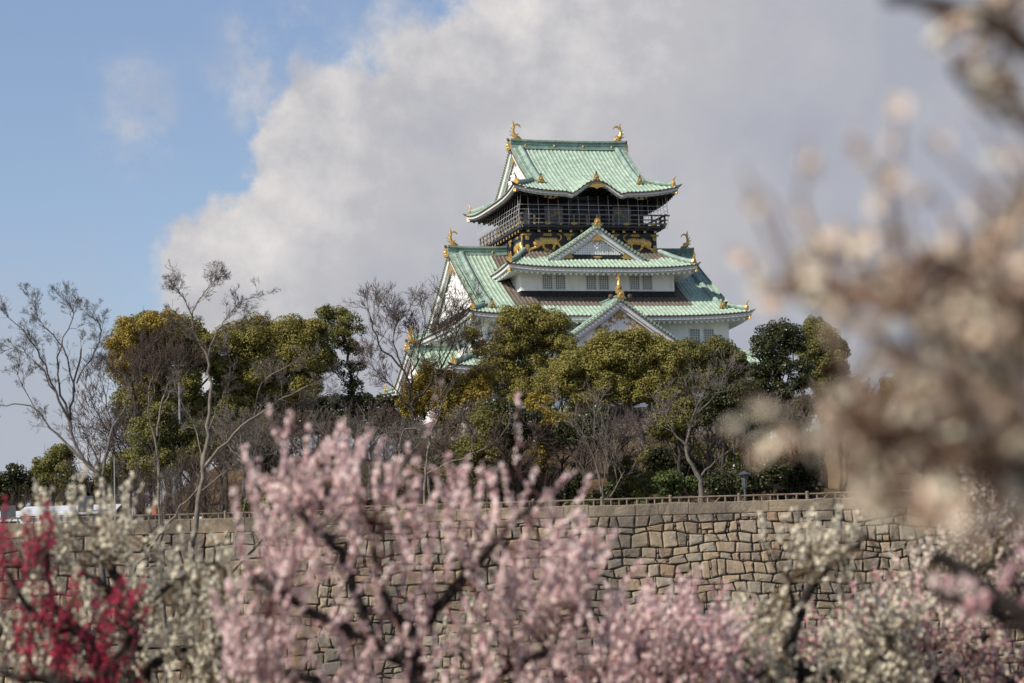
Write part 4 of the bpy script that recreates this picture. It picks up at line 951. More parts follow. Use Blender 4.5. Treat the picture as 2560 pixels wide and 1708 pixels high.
def bare(label, d, limbs, seed, bark='grey', twig='brown', r0=.2, tw=(1.6, .022, 3), n_tw=10, up=.25, spread=.7, group='bare trees', minr=.007, name='bare_tree', jit=.03, trunk_base=None, yspread=.6, cat='tree', tip=2, rs=1.0):
    """limbs: list of (pixel polyline, start radius, end radius); twigs grow from their outer halves"""
    rg = random.Random(seed); x, y = limbs[0][0][0]; base = D(x, y, d); gz = min(height(base.x, base.y), base.z)
    o = thing(name, label, cat, (base.x, base.y, gz-.1), 0, group); mb = MB(); tb = MB(); first = True; paths = []
    for pl, ra, rb in limbs:
        ra *= rs; rb *= rs
        yo = 0 if first else rg.uniform(-yspread, yspread); pts = []
        for i, (px, py) in enumerate(pl): p = D(px, py, d); pts.append(D(px, py, d+yo*i/max(1, len(pl)-1)*2))
        if first and pts[0].z-gz > .3: pts.insert(0, Vector((base.x, base.y, gz-.2)))
        path = limb_path(pts, jit, rg, 4); n = len(path); rad = [rb+(ra-rb)*(1-i/(n-1))**1.5 for i in range(n)]; mb.tube(path, rad, 8 if ra > .05 else 5, cap=False); paths.append((path, rad, first)); first = False
    L, r, dep = tw
    for path, rad, f in paths:
        n = len(path); cnt = n_tw if not f else max(2, n_tw//2)
        for i in range(cnt):
            k = int((.45 if f else .25)*n+rg.random()*(.55 if f else .75)*(n-1)); k = min(n-2, max(1, k)); t = (path[k+1]-path[k-1]).normalized(); ax = t.orthogonal(); ax.rotate(Matrix.Rotation(rg.uniform(0, 6.28), 3, t))
            grow(tb, path[k], (t+ax*rg.uniform(.5, 1.2)*spread+Vector((0, 0, up))).normalized(), L*rg.uniform(.6, 1.2), min(r*1.2, rad[k]*.7), dep, rg, up*.5, spread, (2, 4), 4, .16, minr)
        for _ in range(tip): grow(tb, path[-1], (path[-1]-path[-3]).normalized()+Vector((rg.gauss(0, .3), rg.gauss(0, .3), .2)), L*.9, min(r, rad[-1]), dep, rg, up*.5, spread, (2, 4), 4, .16, minr)
    obj('trunk', shifted(mb, o), [BARK[bark]], o, smooth=True); obj('twigs', shifted(tb, o), [BARK[twig]], o); return o

# ---- evergreens
evergreen('broad yellow tinged evergreen with a rounded crown, leftmost big crown on the hill', 158, [(330, 770, 52), (385, 770, 55), (440, 790, 48), (290, 830, 42), (350, 830, 52), (420, 830, 50), (480, 800, 30), (300, 875, 32), (370, 885, 48), (330, 745, 30), (430, 890, 40), (320, 920, 36), (390, 940, 40), (450, 940, 34), (495, 840, 28)], [(385, 1080), (380, 960), (375, 880)], 'olive', seed=11, group=None)
evergreen('yellow leaved tree edge rising at the left side of the broad rounded evergreen crown', 155, [(275, 790, 30), (300, 752, 30), (345, 742, 26), (285, 845, 26), (390, 738, 24), (265, 815, 18)], [(320, 1070), (310, 950), (300, 850)], 'yellow', seed=12, group=None, dens=.8, r0=.16)
evergreen('dark green lower tree below the broad yellow tinged evergreen at the left', 142, [(340, 1000, 42), (400, 1010, 45), (440, 1040, 40), (330, 1050, 38), (390, 1060, 40), (370, 960, 34)], [(385, 1150), (385, 1060)], 'mid', seed=13, group=None)
evergreen('dense olive green evergreen tree between the tall bare tree and the thin tree', 160, [(560, 800, 55), (630, 780, 55), (690, 780, 50), (540, 860, 48), (610, 850, 55), (690, 840, 52), (735, 820, 36), (650, 900, 40), (570, 910, 40), (505, 850, 34), (515, 905, 34), (545, 940, 30), (700, 890, 36), (720, 760, 30), (590, 760, 34)], [(640, 1060), (640, 950), (630, 870)], 'olive', seed=14, group=None)
evergreen('thin tall dark tree with an open crown beside the dense olive evergreen', 163, [(770, 730, 32), (805, 750, 28), (745, 722, 22), (790, 790, 24), (815, 800, 18), (760, 770, 22)], [(815, 1000), (808, 880), (795, 790), (780, 740)], 'mid', seed=15, group=None, dens=.65, r0=.14, sub=.38)
evergreen('thin dark tree with loose hanging foliage standing right of the dense olive evergreen', 161, [(800, 850, 22), (812, 890, 24), (835, 920, 22), (765, 850, 24), (800, 930, 22), (825, 840, 14)], [(825, 1010), (815, 930), (808, 860)], 'dark', seed=16, group=None, dens=.6, r0=.12, sub=.38)
evergreen('bright yellow leaved tree in front of the castle base at centre left', 150, [(990, 855, 34), (1030, 880, 34), (960, 900, 34), (1010, 925, 40), (1075, 905, 36), (1095, 870, 28), (940, 935, 30), (1030, 962, 32), (1105, 905, 30), (1050, 935, 34), (975, 870, 26), (1115, 865, 22), (1075, 955, 26)], [(1000, 1110), (1010, 1040), (1020, 960)], 'yellow', seed=17, group=None, dens=.75, r0=.16, bark='grey')
evergreen('olive evergreen tree in front of the left end of the great green roof', 172, [(1180, 745, 40), (1225, 735, 36), (1265, 755, 38), (1165, 790, 38), (1215, 785, 45), (1280, 790, 34), (1140, 835, 32), (1185, 860, 36), (1240, 850, 38), (1210, 900, 34), (1105, 800, 22), (1080, 770, 18), (1120, 870, 28), (1170, 910, 30), (1255, 900, 28)], [(1210, 1080), (1215, 960), (1215, 850)], 'olive', seed=18, group=None, r0=.22)
evergreen('small olive crown just right of the evergreen before the great roof, under the front gable', 168, [(1310, 835, 26), (1298, 790, 20), (1322, 822, 20), (1260, 880, 30), (1285, 850, 24)], [(1290, 1000), (1290, 900)], 'olive', seed=19, group=None, r0=.14)
evergreen('largest spreading evergreen tree with forked dark trunk in front of the castle', 150, [(1335, 835, 44), (1395, 815, 48), (1450, 805, 48), (1515, 815, 44), (1305, 865, 42), (1370, 865, 48), (1440, 855, 50), (1510, 860, 46), (1295, 900, 30), (1345, 918, 30), (1505, 905, 36), (1560, 885, 36), (1395, 895, 34), (1425, 785, 26), (1475, 782, 26), (1280, 870, 28), (1445, 905, 30), (1535, 920, 28), (1330, 940, 26), (1545, 830, 30)], [(1495, 1120), (1480, 1060), (1465, 980), (1440, 930), (1450, 870)], 'olive', seed=20, group=None, r0=.36, bark='pale', dens=1.05)
evergreen('olive evergreen tree with a flat top right of the largest spreading one', 158, [(1590, 822, 38), (1640, 812, 38), (1680, 825, 32), (1570, 855, 32), (1620, 860, 36), (1675, 862, 28), (1702, 845, 20)], [(1650, 1040), (1640, 930), (1630, 850)], 'mid', seed=21, group=None, r0=.2)
evergreen('yellow green low crown leaning out below the largest evergreen, left of its trunk', 141, [(1240, 930, 30), (1255, 970, 36), (1225, 985, 28), (1260, 1010, 28), (1240, 1040, 22), (1245, 1075, 14)], [(1255, 1150), (1252, 1080), (1250, 1000)], 'yellow', seed=22, group=None, r0=.12, bark='pale', dens=.9)
evergreen('dark evergreen tree standing alone right of the castle against the sky', 156, [(1770, 775, 34), (1800, 760, 32), (1825, 790, 28), (1745, 805, 26), (1780, 825, 34), (1740, 850, 24), (1760, 875, 26), (1800, 850, 24), (1735, 895, 26), (1790, 905, 28), (1830, 880, 26), (1845, 840, 20), (1760, 925, 24)], [(1800, 1030), (1795, 930), (1785, 840)], 'dark', seed=23, group=None, r0=.18, dens=.85)
evergreen('dark pointed evergreen crown behind the blurred blossom right of the lone dark tree', 162, [(1880, 770, 34), (1905, 800, 34), (1860, 810, 30), (1925, 800, 22), (1895, 840, 32), (1870, 750, 22), (1865, 870, 28), (1925, 850, 26), (1900, 895, 30), (1950, 890, 26)], [(1890, 1030), (1890, 930), (1890, 830)], 'mid', seed=24, group=None, r0=.2)
evergreen('yellow green tree top low behind the blurred blossom at the right', 160, [(2080, 875, 32), (2050, 890, 26), (2120, 880, 30), (2150, 860, 30), (2100, 910, 30), (2040, 915, 22)], [(2090, 1040), (2090, 930)], 'yellow', seed=25, group=None, r0=.18, dens=.8)
evergreen('tall olive tree behind the blurred blossom near the right edge', 158, [(2290, 770, 40), (2330, 740, 40), (2260, 820, 38), (2330, 820, 44), (2240, 860, 30), (2300, 880, 40), (2370, 780, 44), (2220, 900, 30)], [(2300, 1050), (2300, 930), (2300, 830)], 'olive', seed=26, group=None, r0=.25, dens=.75)
evergreen('small dark round evergreen beyond the white shed at the far left', 168, [(110, 1065, 32), (140, 1050, 30), (90, 1095, 32), (150, 1090, 30), (120, 1120, 28), (180, 1110, 18)], [(120, 1180), (120, 1110)], 'mid', seed=27, group=None, dens=.8)
evergreen('low dark evergreen cut by the left edge of the view', 166, [(10, 1110, 26), (40, 1085, 20), (50, 1115, 26), (-20, 1105, 24), (20, 1135, 24)], [(30, 1180), (30, 1130)], 'dark', seed=28, group=None, dens=.8)
for i, (x, y, d, mt, lb) in enumerate([
    (520, 975, 158, 'mid', 'dark green crown low between the rounded evergreen and the dense olive evergreen'), (440, 950, 164, 'dark', 'dark crown seen behind the tallest bare tree stem'), (590, 960, 166, 'mid', 'shaded green crown under the dense olive evergreen'), (330, 940, 163, 'mid', 'shaded green crown under the yellow edge of the rounded evergreen'),
    (700, 945, 168, 'dark', 'dark crown rising just left of the hedge top'), (1130, 985, 158, 'mid', 'green crown right of the bright yellow tree, below the castle skirt roof'), (1190, 960, 162, 'dark', 'dark crown under the evergreen before the great roof'), (1340, 985, 164, 'dark', 'dark low crown left of the forked dark trunk'),
    (1560, 955, 160, 'mid', 'green crown low at the right of the forked dark trunk'), (1660, 940, 164, 'dark', 'dark crown under the flat topped evergreen'), (1720, 970, 158, 'dark', 'dark crown below and left of the lone dark tree'), (1830, 960, 160, 'mid', 'green crown below the pointed dark crown, behind blurred twigs'), (1930, 950, 163, 'mid', 'green crown right of the pointed dark crown, low behind blurred blossom'), (2010, 975, 158, 'dark', 'dark crown above the left end of the terrace wall'), (2180, 950, 162, 'olive', 'olive crown above the middle of the terrace wall'),
    (290, 1090, 150, 'mid', 'green crown low between the far left bare tree and the twin stemmed tree'), (215, 1125, 156, 'dark', 'dark crown low behind the right end of the long white shed'), (20, 1150, 172, 'dark', 'low dark crown at the left edge behind the low white shed'), (120, 1150, 174, 'mid', 'low green crown behind the long white shed'), (470, 1010, 150, 'mid', 'green crown behind the trunk of the tallest bare tree'), (560, 1040, 152, 'dark', 'dark crown above the orange brown bank'), (1120, 1050, 148, 'mid', 'low green crown behind the tall red pink sprays')]):
    if 1100 < x < 1760: d = 137
    rq = random.Random(700+i); lob = [(x+rq.uniform(-48, 48), y+rq.uniform(-34, 34), rq.uniform(24, 34)) for _ in range(7)]
    evergreen(lb, d, lob, [(x, y+110), (x, y+40)], mt, seed=720+i, group='low evergreen crowns on the bank', r0=.14, dens=.85)
# clipped dark hedge along the top of the bank
hb = D(655, 1000, 186); hz = height(hb.x, hb.y); h = thing('hedge', 'long dark clipped hedge with a level top along the bank left of the castle', 'hedge', (hb.x, hb.y, hz))
LB = []; rgh = random.Random(9)
for i in range(34):
    x = 600+i*(960-600)/33
    for y in (925, 955, 985): LB.append((D(x+rgh.uniform(-5, 5), y, 186+rgh.uniform(-.4, .4)), px2m(19, 186)))
foliage('foliage', LB, .16, [LEAF['dark']], h, 91, .5, .8, .4, 1.0)
mb = MB()
for i in range(12): x = 610+i*30; p = D(x, 985, 186); mb.tube([Vector((p.x, p.y, height(p.x, p.y)-.2)), p, D(x+rgh.uniform(-5, 5), 930, 186)], [.09, .07, .03], 5)
obj('stems', shifted(mb, h), [BARK['dark']], h)

# ---- bare trees with pale trunks on the near bank
def L_(*a): return list(a)
bare('tall bare tree with several crooked grey stems spreading over the sky at the far left', 66, [
    (L_((232, 1330), (240, 1180), (236, 1105), (190, 1055), (160, 970), (170, 900), (186, 800)), .19, .05),
    (L_((232, 1100), (252, 1000), (290, 930), (292, 870), (252, 840)), .10, .03),
    (L_((190, 1055), (130, 1000), (70, 935), (0, 930), (-40, 935)), .09, .02),
    (L_((165, 985), (128, 900), (95, 820), (60, 770), (10, 720)), .09, .02),
    (L_((165, 965), (135, 880), (140, 800), (170, 720), (150, 690)), .08, .018),
    (L_((172, 900), (145, 800), (95, 740), (70, 690)), .06, .014),
    (L_((176, 880), (220, 800), (230, 745), (200, 720)), .05, .014),
    (L_((128, 900), (60, 810), (0, 805)), .05, .012),
    (L_((90, 960), (40, 860), (60, 790)), .03, .01)], 31, 'grey', 'grey', tw=(.27, .007, 4), n_tw=16, up=.08, group=None, minr=.0024, spread=.55, rs=.5)
bare('tallest bare grey tree in front of the left wall with a long limb reaching right', 60, [
    (L_((440, 1330), (443, 1250), (462, 1100), (476, 1000), (482, 900), (476, 820), (450, 770), (441, 725), (455, 690), (480, 660)), .21, .028),
    (L_((462, 1085), (520, 1010), (585, 955), (650, 915), (720, 880), (752, 868)), .10, .02),
    (L_((476, 820), (495, 770), (520, 730), (560, 690), (600, 680)), .07, .012),
    (L_((444, 730), (425, 690), (410, 670), (400, 650)), .04, .01),
    (L_((455, 695), (490, 650), (500, 640)), .03, .009),
    (L_((470, 800), (425, 760), (400, 735)), .04, .01),
    (L_((500, 765), (555, 740), (600, 745)), .035, .01),
    (L_((585, 955), (600, 880), (660, 840), (700, 815)), .05, .012),
    (L_((650, 915), (640, 870), (610, 850)), .03, .01),
    (L_((640, 918), (700, 925), (745, 905)), .035, .01),
    (L_((443, 1240), (400, 1150), (395, 1110)), .03, .012), (L_((466, 1080), (455, 1000), (420, 930), (400, 880)), .05, .012), (L_((478, 990), (505, 920), (530, 860), (520, 800)), .04, .01), (L_((455, 1130), (520, 1080), (560, 1040), (575, 990)), .045, .01)], 32, 'pale', 'grey', tw=(.22, .006, 4), n_tw=15, up=.08, group=None, minr=.0022, spread=.55, rs=.46, jit=.022)
bare('slender bare tree with twin pale stems and a dense brown twig crown at left', 70, [
    (L_((372, 1330), (370, 1250), (365, 1150), (362, 1060), (345, 960), (342, 900), (352, 860)), .13, .03),
    (L_((362, 1000), (372, 920), (395, 870), (420, 830)), .07, .02), (L_((345, 930), (360, 870), (395, 815)), .05, .015), (L_((372, 930), (400, 890), (435, 850)), .05, .015), (L_((343, 900), (320, 850), (345, 800)), .04, .012)], 33, 'pale', 'brown', tw=(.50, .009, 3), n_tw=12, up=.25, group=None, minr=.0032, spread=.5, rs=.6)
bare('leaning bare tree with low forked limbs before the left wall', 58, [
    (L_((480, 1420), (520, 1330), (580, 1260), (630, 1215), (680, 1190)), .12, .03), (L_((560, 1280), (600, 1230), (640, 1150)), .05, .015), (L_((505, 1350), (540, 1240), (560, 1160), (590, 1080)), .05, .012), (L_((600, 1240), (680, 1240), (720, 1225)), .05, .015)], 34, 'pale', 'grey', tw=(.5, .010, 3), n_tw=6, group=None, minr=.0035, rs=.7)
bare('pale bare stem leaning right in front of the left wall below the twin stemmed tree', 62, [
    (L_((300, 1400), (335, 1280), (375, 1215), (430, 1150), (468, 1105)), .10, .03), (L_((335, 1280), (345, 1200), (330, 1130)), .04, .012), (L_((375, 1215), (370, 1140), (352, 1060)), .04, .012)], 35, 'pale', 'grey', tw=(.5, .010, 2), n_tw=5, group=None, minr=.0035, rs=.7)
# ---- bare trees on the slope and by the castle
bare('dark bare tree with wide curving branches before the left corner of the castle', 148, [
    (L_((955, 1090), (950, 1000), (945, 920), (925, 850), (870, 790), (850, 730)), .22, .05), (L_((945, 930), (1000, 860), (1040, 790), (1060, 720)), .12, .03), (L_((935, 890), (960, 810), (975, 740)), .10, .03), (L_((1000, 860), (1060, 830), (1110, 800)), .08, .02), (L_((950, 960), (900, 890), (860, 850)), .08, .02), (L_((925, 850), (905, 790), (910, 740)), .07, .02), (L_((1010, 850), (1010, 790), (1030, 740)), .06, .02)], 41, 'dark', 'brown', tw=(1.1, .02, 4), n_tw=14, up=.25, group=None, minr=.008, rs=.8)
bare('brown twiggy bare tree between the far left tree and the rounded evergreen', 150, [
    (L_((262, 1130), (262, 1050), (255, 980), (240, 900)), .16, .04), (L_((258, 1010), (290, 930), (300, 880)), .08, .02), (L_((260, 1020), (225, 950), (205, 900)), .07, .02)], 42, 'grey', 'brown', tw=(1.2, .02, 4), n_tw=9, up=.4, group=None, minr=.008, rs=.8)
SL = [   # x, base y, top y, depth, spread in px, seed
    (300, 1150, 980, 146, 60, 48), (345, 1140, 950, 150, 55, 49), (230, 1150, 1000, 150, 50, 50), (440, 1150, 1000, 147, 55, 46), (510, 1140, 1000, 149, 50, 47), (560, 1130, 960, 140, 60, 51), (640, 1110, 960, 146, 60, 52), (700, 1140, 980, 138, 60, 53), (770, 1130, 975, 144, 60, 54), (850, 1120, 960, 148, 60, 55), (905, 1140, 1000, 138, 55, 56), (985, 1120, 985, 140, 55, 57), (1060, 1130, 975, 142, 60, 58), (1130, 1130, 960, 145, 60, 59), (1190, 1140, 1000, 137, 55, 60),
    (1290, 1140, 985, 140, 55, 61), (1340, 1140, 1000, 136, 55, 62), (1400, 1135, 960, 139, 60, 63), (1560, 1130, 940, 140, 60, 64), (1625, 1130, 890, 138, 70, 65), (1690, 1120, 900, 142, 70, 66), (1480, 1130, 960, 146, 60, 67),
    (1770, 1125, 930, 145, 65, 68), (1850, 1125, 900, 143, 70, 69), (1940, 1125, 880, 140, 70, 70), (2020, 1120, 900, 144, 70, 71), (2120, 1118, 960, 139, 70, 72), (2210, 1115, 950, 137, 65, 73), (2300, 1110, 960, 140, 70, 74)]
HUE = ['brown', 'grey', 'reddish brown', 'dark']
WHERE = {46: 'right of the twin stemmed pale tree, lower', 47: 'right of the tallest bare tree on the orange bank', 48: 'left of the twin stemmed pale tree', 49: 'under the yellow edge of the rounded evergreen', 50: 'right of the long white shed', 51: 'on the bank below the dense olive evergreen', 52: 'under the middle of the clipped hedge, left part', 53: 'low on the bank behind the left pink sprays', 54: 'below the thin dark trees', 55: 'under the right end of the clipped hedge', 56: 'below the dark curving bare tree', 57: 'under the bright yellow tree', 58: 'right of the bright yellow tree trunk', 59: 'below the evergreen before the great roof', 60: 'left of the yellow green low crown',
         61: 'just right of the yellow green low crown', 62: 'low by the railing left of the largest evergreen', 63: 'under the left limbs of the largest evergreen', 64: 'right of the largest evergreen trunk', 65: 'with dense round twig crown under the flat topped evergreen', 66: 'left of the lone dark tree, above the street lamp', 67: 'directly behind the largest evergreen trunk', 68: 'under the lone dark tree', 69: 'behind the blurred blossom right of the street lamp', 70: 'rising before the pointed dark crown', 71: 'in front of the terrace wall at its left end', 72: 'in front of the middle of the terrace wall', 73: 'before the terrace wall under the tall olive tree', 74: 'at the right edge before the terrace wall'}
for i, (x, yb, yt, d, sp, sd_) in enumerate(SL):
    rg = random.Random(sd_); hgt = yb-yt; f = lambda a, b: (x+a*sp, yb-b*hgt); lean = rg.uniform(-.35, .35)
    lim = [([f(0, 0), f(.1*lean, .25), f(.4*lean, .5), f(lean*.8, .78)], rg.uniform(.09, .17), .03)]
    for k in range(rg.randint(4, 6)): s0 = rg.uniform(.2, .55); sgn = (-1)**k; lim.append(([f(.3*lean*s0*2, s0), f(sgn*rg.uniform(.25, .5)+lean*.3, s0+rg.uniform(.12, .28)), f(sgn*rg.uniform(.5, 1.0)+lean*.3, s0+rg.uniform(.3, .5))], rg.uniform(.05, .08), .018))
    hue = ['brown', 'grey', 'brown', 'brown', 'grey'][sd_ % 5]
    bare('%s bare tree %s' % ({'brown': 'brown', 'grey': 'grey'}[hue], WHERE[sd_]), d, lim, sd_, ['grey', 'dark', 'pale'][sd_ % 3] if hue == 'grey' else ['dark', 'grey'][sd_ % 2], hue, tw=(.9, .022, 3), n_tw=6, up=.2, spread=.85, group='bare trees on the slope', minr=.009, yspread=1.6, rs=1.15)
# a stout leaning trunk and a fork by the railing
bare('stout bare tree with thick dark leaning trunk by the railing', 129, [(L_((1612, 1140), (1600, 1090), (1575, 1040), (1582, 985), (1600, 930)), .24, .06), (L_((1600, 1100), (1640, 1060), (1690, 1020)), .10, .02), (L_((1580, 1030), (1545, 990), (1530, 950)), .10, .02), (L_((1590, 960), (1640, 910), (1660, 870)), .07, .02)], 81, 'grey', 'grey', tw=(1.0, .018, 3), n_tw=8, group=None, minr=.008, rs=.85)
bare('twisted bare tree with pale dead limbs on the bank behind the pink sprays', 136, [(L_((975, 1130), (980, 1060), (985, 1010), (960, 985), (925, 990), (915, 1040)), .10, .03), (L_((982, 1030), (990, 985), (1010, 955), (1012, 900)), .07, .02), (L_((975, 1090), (1040, 1060), (1110, 1030), (1150, 1000)), .06, .02)], 82, 'pale', 'grey', tw=(1.2, .018, 2), n_tw=5, group=None, minr=.009)
bare('thin grey saplings rising in a fan by the railing left of the largest evergreen', 131, [(L_((1385, 1145), (1370, 1080), (1345, 1010), (1310, 950)), .08, .02), (L_((1380, 1130), (1368, 1040), (1365, 940)), .05, .015), (L_((1384, 1130), (1390, 1050), (1380, 960)), .05, .015), (L_((1400, 1140), (1430, 1080), (1395, 1010)), .05, .015)], 83, 'grey', 'grey', tw=(1.2, .018, 2), n_tw=6, group=None, minr=.009)

# ---- undergrowth on the bank
def shrub(label, x, y, w, h, d, mat, seed, twiggy=False, group='shrubs on the bank'):
    rg = random.Random(seed); p = D(x, y, d); gz = height(p.x, p.y); o = thing('shrub', label, 'shrub', (p.x, p.y, gz-.05), 0, group); Rw, Rh = px2m(w, d)/2, px2m(h, d)/2
    mb = MB()
    for _ in range(26 if twiggy else 8):
        a = rg.uniform(0, 6.28); q = Vector((p.x+rg.uniform(-.5, .5)*Rw, p.y+rg.uniform(-.4, .4)*Rw, gz-.1)); grow(mb, q, (math.cos(a)*.8*rg.random(), math.sin(a)*.5, 1), Rh*rg.uniform(1.0, 1.7), .03, 3 if twiggy else 1, rg, .25, .7, (2, 4), 4, .2, .008)
    obj('stems', shifted(mb, o), [BARK['brown' if twiggy else 'dark']], o)
    if mat:
        LB = []
        for _ in range(6): LB.append((Vector((p.x+rg.uniform(-.75, .75)*Rw, p.y+rg.uniform(-.6, .6)*Rw*.7, gz+Rh*rg.uniform(.6, 1.5))), min(Rw, Rh)*rg.uniform(.5, .75)))
        foliage('foliage', LB, .12, [LEAF[mat]], o, seed, .45, .8 if mat != 'rust' else .35)
    return o
SH = [(1415, 1130, 120, 40, 128, 'olive', 'low yellow green shrub along the railing left of the pale trunk'), (1490, 1120, 130, 60, 131, 'green', 'green leafy shrub at the foot of the pale evergreen trunk'), (1560, 1105, 90, 110, 134, 'green', 'tall green shrub between the pale trunk and the stout dark trunk'), (1325, 1135, 60, 45, 127, 'green', 'bright green small shrub by the railing behind the last pink spray'),
      (1440, 1070, 110, 110, 140, 'mid', 'dark shrub behind the pale evergreen trunk'), (1250, 1110, 110, 80, 138, 'rust', 'rusty brown shrub left of the bright green one'), (1170, 1110, 120, 90, 140, 'rust', 'rusty shrub below the evergreen before the roof'), (1080, 1100, 120, 90, 142, None, 'brown twiggy thicket right of the bright yellow tree'), (1000, 1080, 110, 100, 146, 'mid', 'dark green shrub under the bright yellow tree'), (920, 1080, 120, 100, 150, None, 'brown twiggy thicket below the hedge at its right end'),
      (830, 1080, 130, 100, 150, 'rust', 'reddish brown thicket below the hedge'), (740, 1070, 130, 100, 152, None, 'brown twiggy thicket below the middle of the hedge'), (650, 1050, 120, 100, 154, None, 'brown twiggy thicket below the dense olive evergreen'), (590, 1130, 120, 90, 138, 'mid', 'low green shrub at the foot of the orange brown bank'), (490, 1120, 110, 110, 140, None, 'brown twiggy thicket behind the tallest bare tree'), (400, 1150, 130, 110, 141, None, 'wide grey brown thicket behind the twin stemmed bare tree'),
      (310, 1120, 120, 120, 146, None, 'brown thicket right of the white shed'), (240, 1120, 100, 90, 150, 'mid', 'green shrub behind the right end of the white shed'), (1650, 1100, 90, 110, 133, 'dark', 'very dark shrub left of the street lamp'), (1740, 1100, 120, 130, 136, 'dark', 'very dark shrub right behind the street lamp'), (1830, 1080, 130, 150, 141, 'dark', 'dark tall thicket behind the blurred blossom right of the lamp'), (1960, 1110, 110, 60, 134, 'green', 'green low shrub before the terrace wall'),
      (1310, 1080, 110, 110, 139, 'dark', 'dark green thicket left of the thin sapling fan'), (1380, 1100, 110, 90, 136, 'dark', 'dark green thicket behind the thin grey saplings'), (1220, 1080, 120, 110, 144, 'mid', 'dull green thicket below the yellow green low crown'), (1560, 1060, 120, 120, 142, 'dark', 'dark green thicket behind the stout leaning trunk'), (1120, 1090, 110, 90, 146, 'dark', 'dark thicket between the rusty shrubs'),
      (1600, 1000, 130, 120, 150, 'mid', 'dark green thicket behind the stout bare tree'), (1700, 990, 140, 130, 152, 'mid', 'dark green thicket under the lone dark tree'), (1360, 1030, 130, 110, 150, None, 'brown thicket left of the largest evergreen trunk'), (1530, 1020, 110, 120, 146, 'mid', 'green thicket just right of the largest evergreen trunk'), (900, 1010, 120, 80, 172, 'dark', 'dark leafy shrub in front of the hedge'), (700, 1000, 140, 70, 176, 'dark', 'low dark shrub before the left part of the hedge'), (2080, 1110, 130, 70, 136, 'rust', 'brown shrub before the terrace wall at the right'), (2240, 1100, 130, 80, 136, 'mid', 'green brown shrub at the right before the terrace wall'),
      (60, 1150, 160, 90, 160, None, 'grey twiggy thicket behind the low white shed'), (180, 1140, 140, 100, 156, None, 'grey brown thicket behind the long white shed')]
for i, (x, y, w, hh, d, mt, lb) in enumerate(SH): shrub(lb, x, y, w, hh, d, mt, 200+i, mt is None or mt == 'rust')
# ================================================================== plum blossom
def petal_mat(name, cols, trans=.3):
    m, t, b = newmat(name); rnd = N(t, 'ShaderNodeNewGeometry').outputs['Random Per Island']
    c = RAMP(t, rnd, [(i/(len(cols)-1), q) for i, q in enumerate(cols)])
    t.links.new(c, b.inputs['Base Color']); b.inputs['Roughness'].default_value = .7; b.inputs['Specular IOR Level'].default_value = .15
    tr = N(t, 'ShaderNodeBsdfTranslucent', {'Color': c}); mx = N(t, 'ShaderNodeMixShader', {0: trans}); out = t.nodes['Material Output']
    t.links.new(b.outputs[0], mx.inputs[1]); t.links.new(tr.outputs[0], mx.inputs[2]); t.links.new(mx.outputs[0], out.inputs[0]); return m
PET = {
    'pink': petal_mat('pale_pink_petals', [(.92, .66, .61), (.95, .82, .76), (.94, .75, .69), (.95, .88, .83), (.76, .40, .38)]),
    'deep': petal_mat('deep_pink_petals', [(.66, .32, .35), (.76, .46, .47), (.80, .58, .57), (.56, .20, .25)]),
    'white': petal_mat('cream_petals', [(.84, .77, .59), (.89, .84, .68), (.86, .80, .63), (.78, .68, .47)]),
    'red': petal_mat('crimson_petals', [(.40, .018, .06), (.56, .035, .10), (.30, .010, .04), (.68, .10, .17), (.48, .03, .07)], .25),
    'peach': petal_mat('peach_petals', [(.88, .70, .52), (.92, .80, .62), (.82, .55, .40), (.93, .84, .70)]),
}
CAL = {'pink': varied('red_calyx', (.32, .06, .07), (.48, .12, .12), 20, .6), 'deep': None, 'white': varied('brown_calyx', (.24, .15, .08), (.36, .25, .14), 20, .6), 'red': varied('crimson_calyx', (.14, .01, .025), (.24, .02, .04), 20, .6), 'peach': varied('rust_calyx', (.38, .17, .08), (.50, .26, .14), 20, .6)}
CAL['deep'] = CAL['pink']
TWIG = {'pink': varied('red_brown_shoot', (.10, .05, .045), (.17, .08, .07), 12, .8), 'white': varied('olive_shoot', (.10, .08, .05), (.17, .12, .07), 12, .8), 'red': varied('dark_shoot', (.05, .035, .03), (.09, .06, .05), 12, .8), 'peach': varied('rust_shoot', (.12, .07, .045), (.20, .12, .08), 12, .8)}
TWIG['deep'] = TWIG['pink']
def flower_template(petals=5):
    vs, fs, mi = [], [], []
    for k in range(petals):
        a = 2*math.pi*k/petals; c, s = math.cos(a), math.sin(a)
        loc = [(.05, 0, .02), (.30, -.25, .16), (.52, 0, .22), (.30, .25, .16)]
        o = len(vs); vs += [(x*c-y*s, x*s+y*c, z) for x, y, z in loc]; fs.append((o, o+1, o+2, o+3)); mi.append(0)
    o = len(vs)
    vs += [(.10, 0, 0), (0, .10, 0), (-.10, 0, 0), (0, -.10, 0), (.05, 0, -.2), (0, .05, -.2), (-.05, 0, -.2), (0, -.05, -.2)]
    for k in range(4): fs.append((o+k, o+(k+1) % 4, o+4+(k+1) % 4, o+4+k)); mi.append(1)
    return np.array(vs), np.array(fs), np.array(mi)
def bud_template():
    vs = [(0, 0, -.25), (.17, 0, 0), (0, .17, 0), (-.17, 0, 0), (0, -.17, 0), (.09, 0, .16), (0, .09, .16), (-.09, 0, .16), (0, -.09, .16)]
    fs = [(1, 2, 6, 5), (2, 3, 7, 6), (3, 4, 8, 7), (4, 1, 5, 8), (0, 1, 2, 2), (0, 3, 4, 4)]
    fs = [(1, 2, 6, 5), (2, 3, 7, 6), (3, 4, 8, 7), (4, 1, 5, 8), (5, 6, 7, 8)]
    return np.array(vs), np.array(fs), np.array([0, 0, 0, 0, 0])
FT, BT = flower_template(), bud_template()
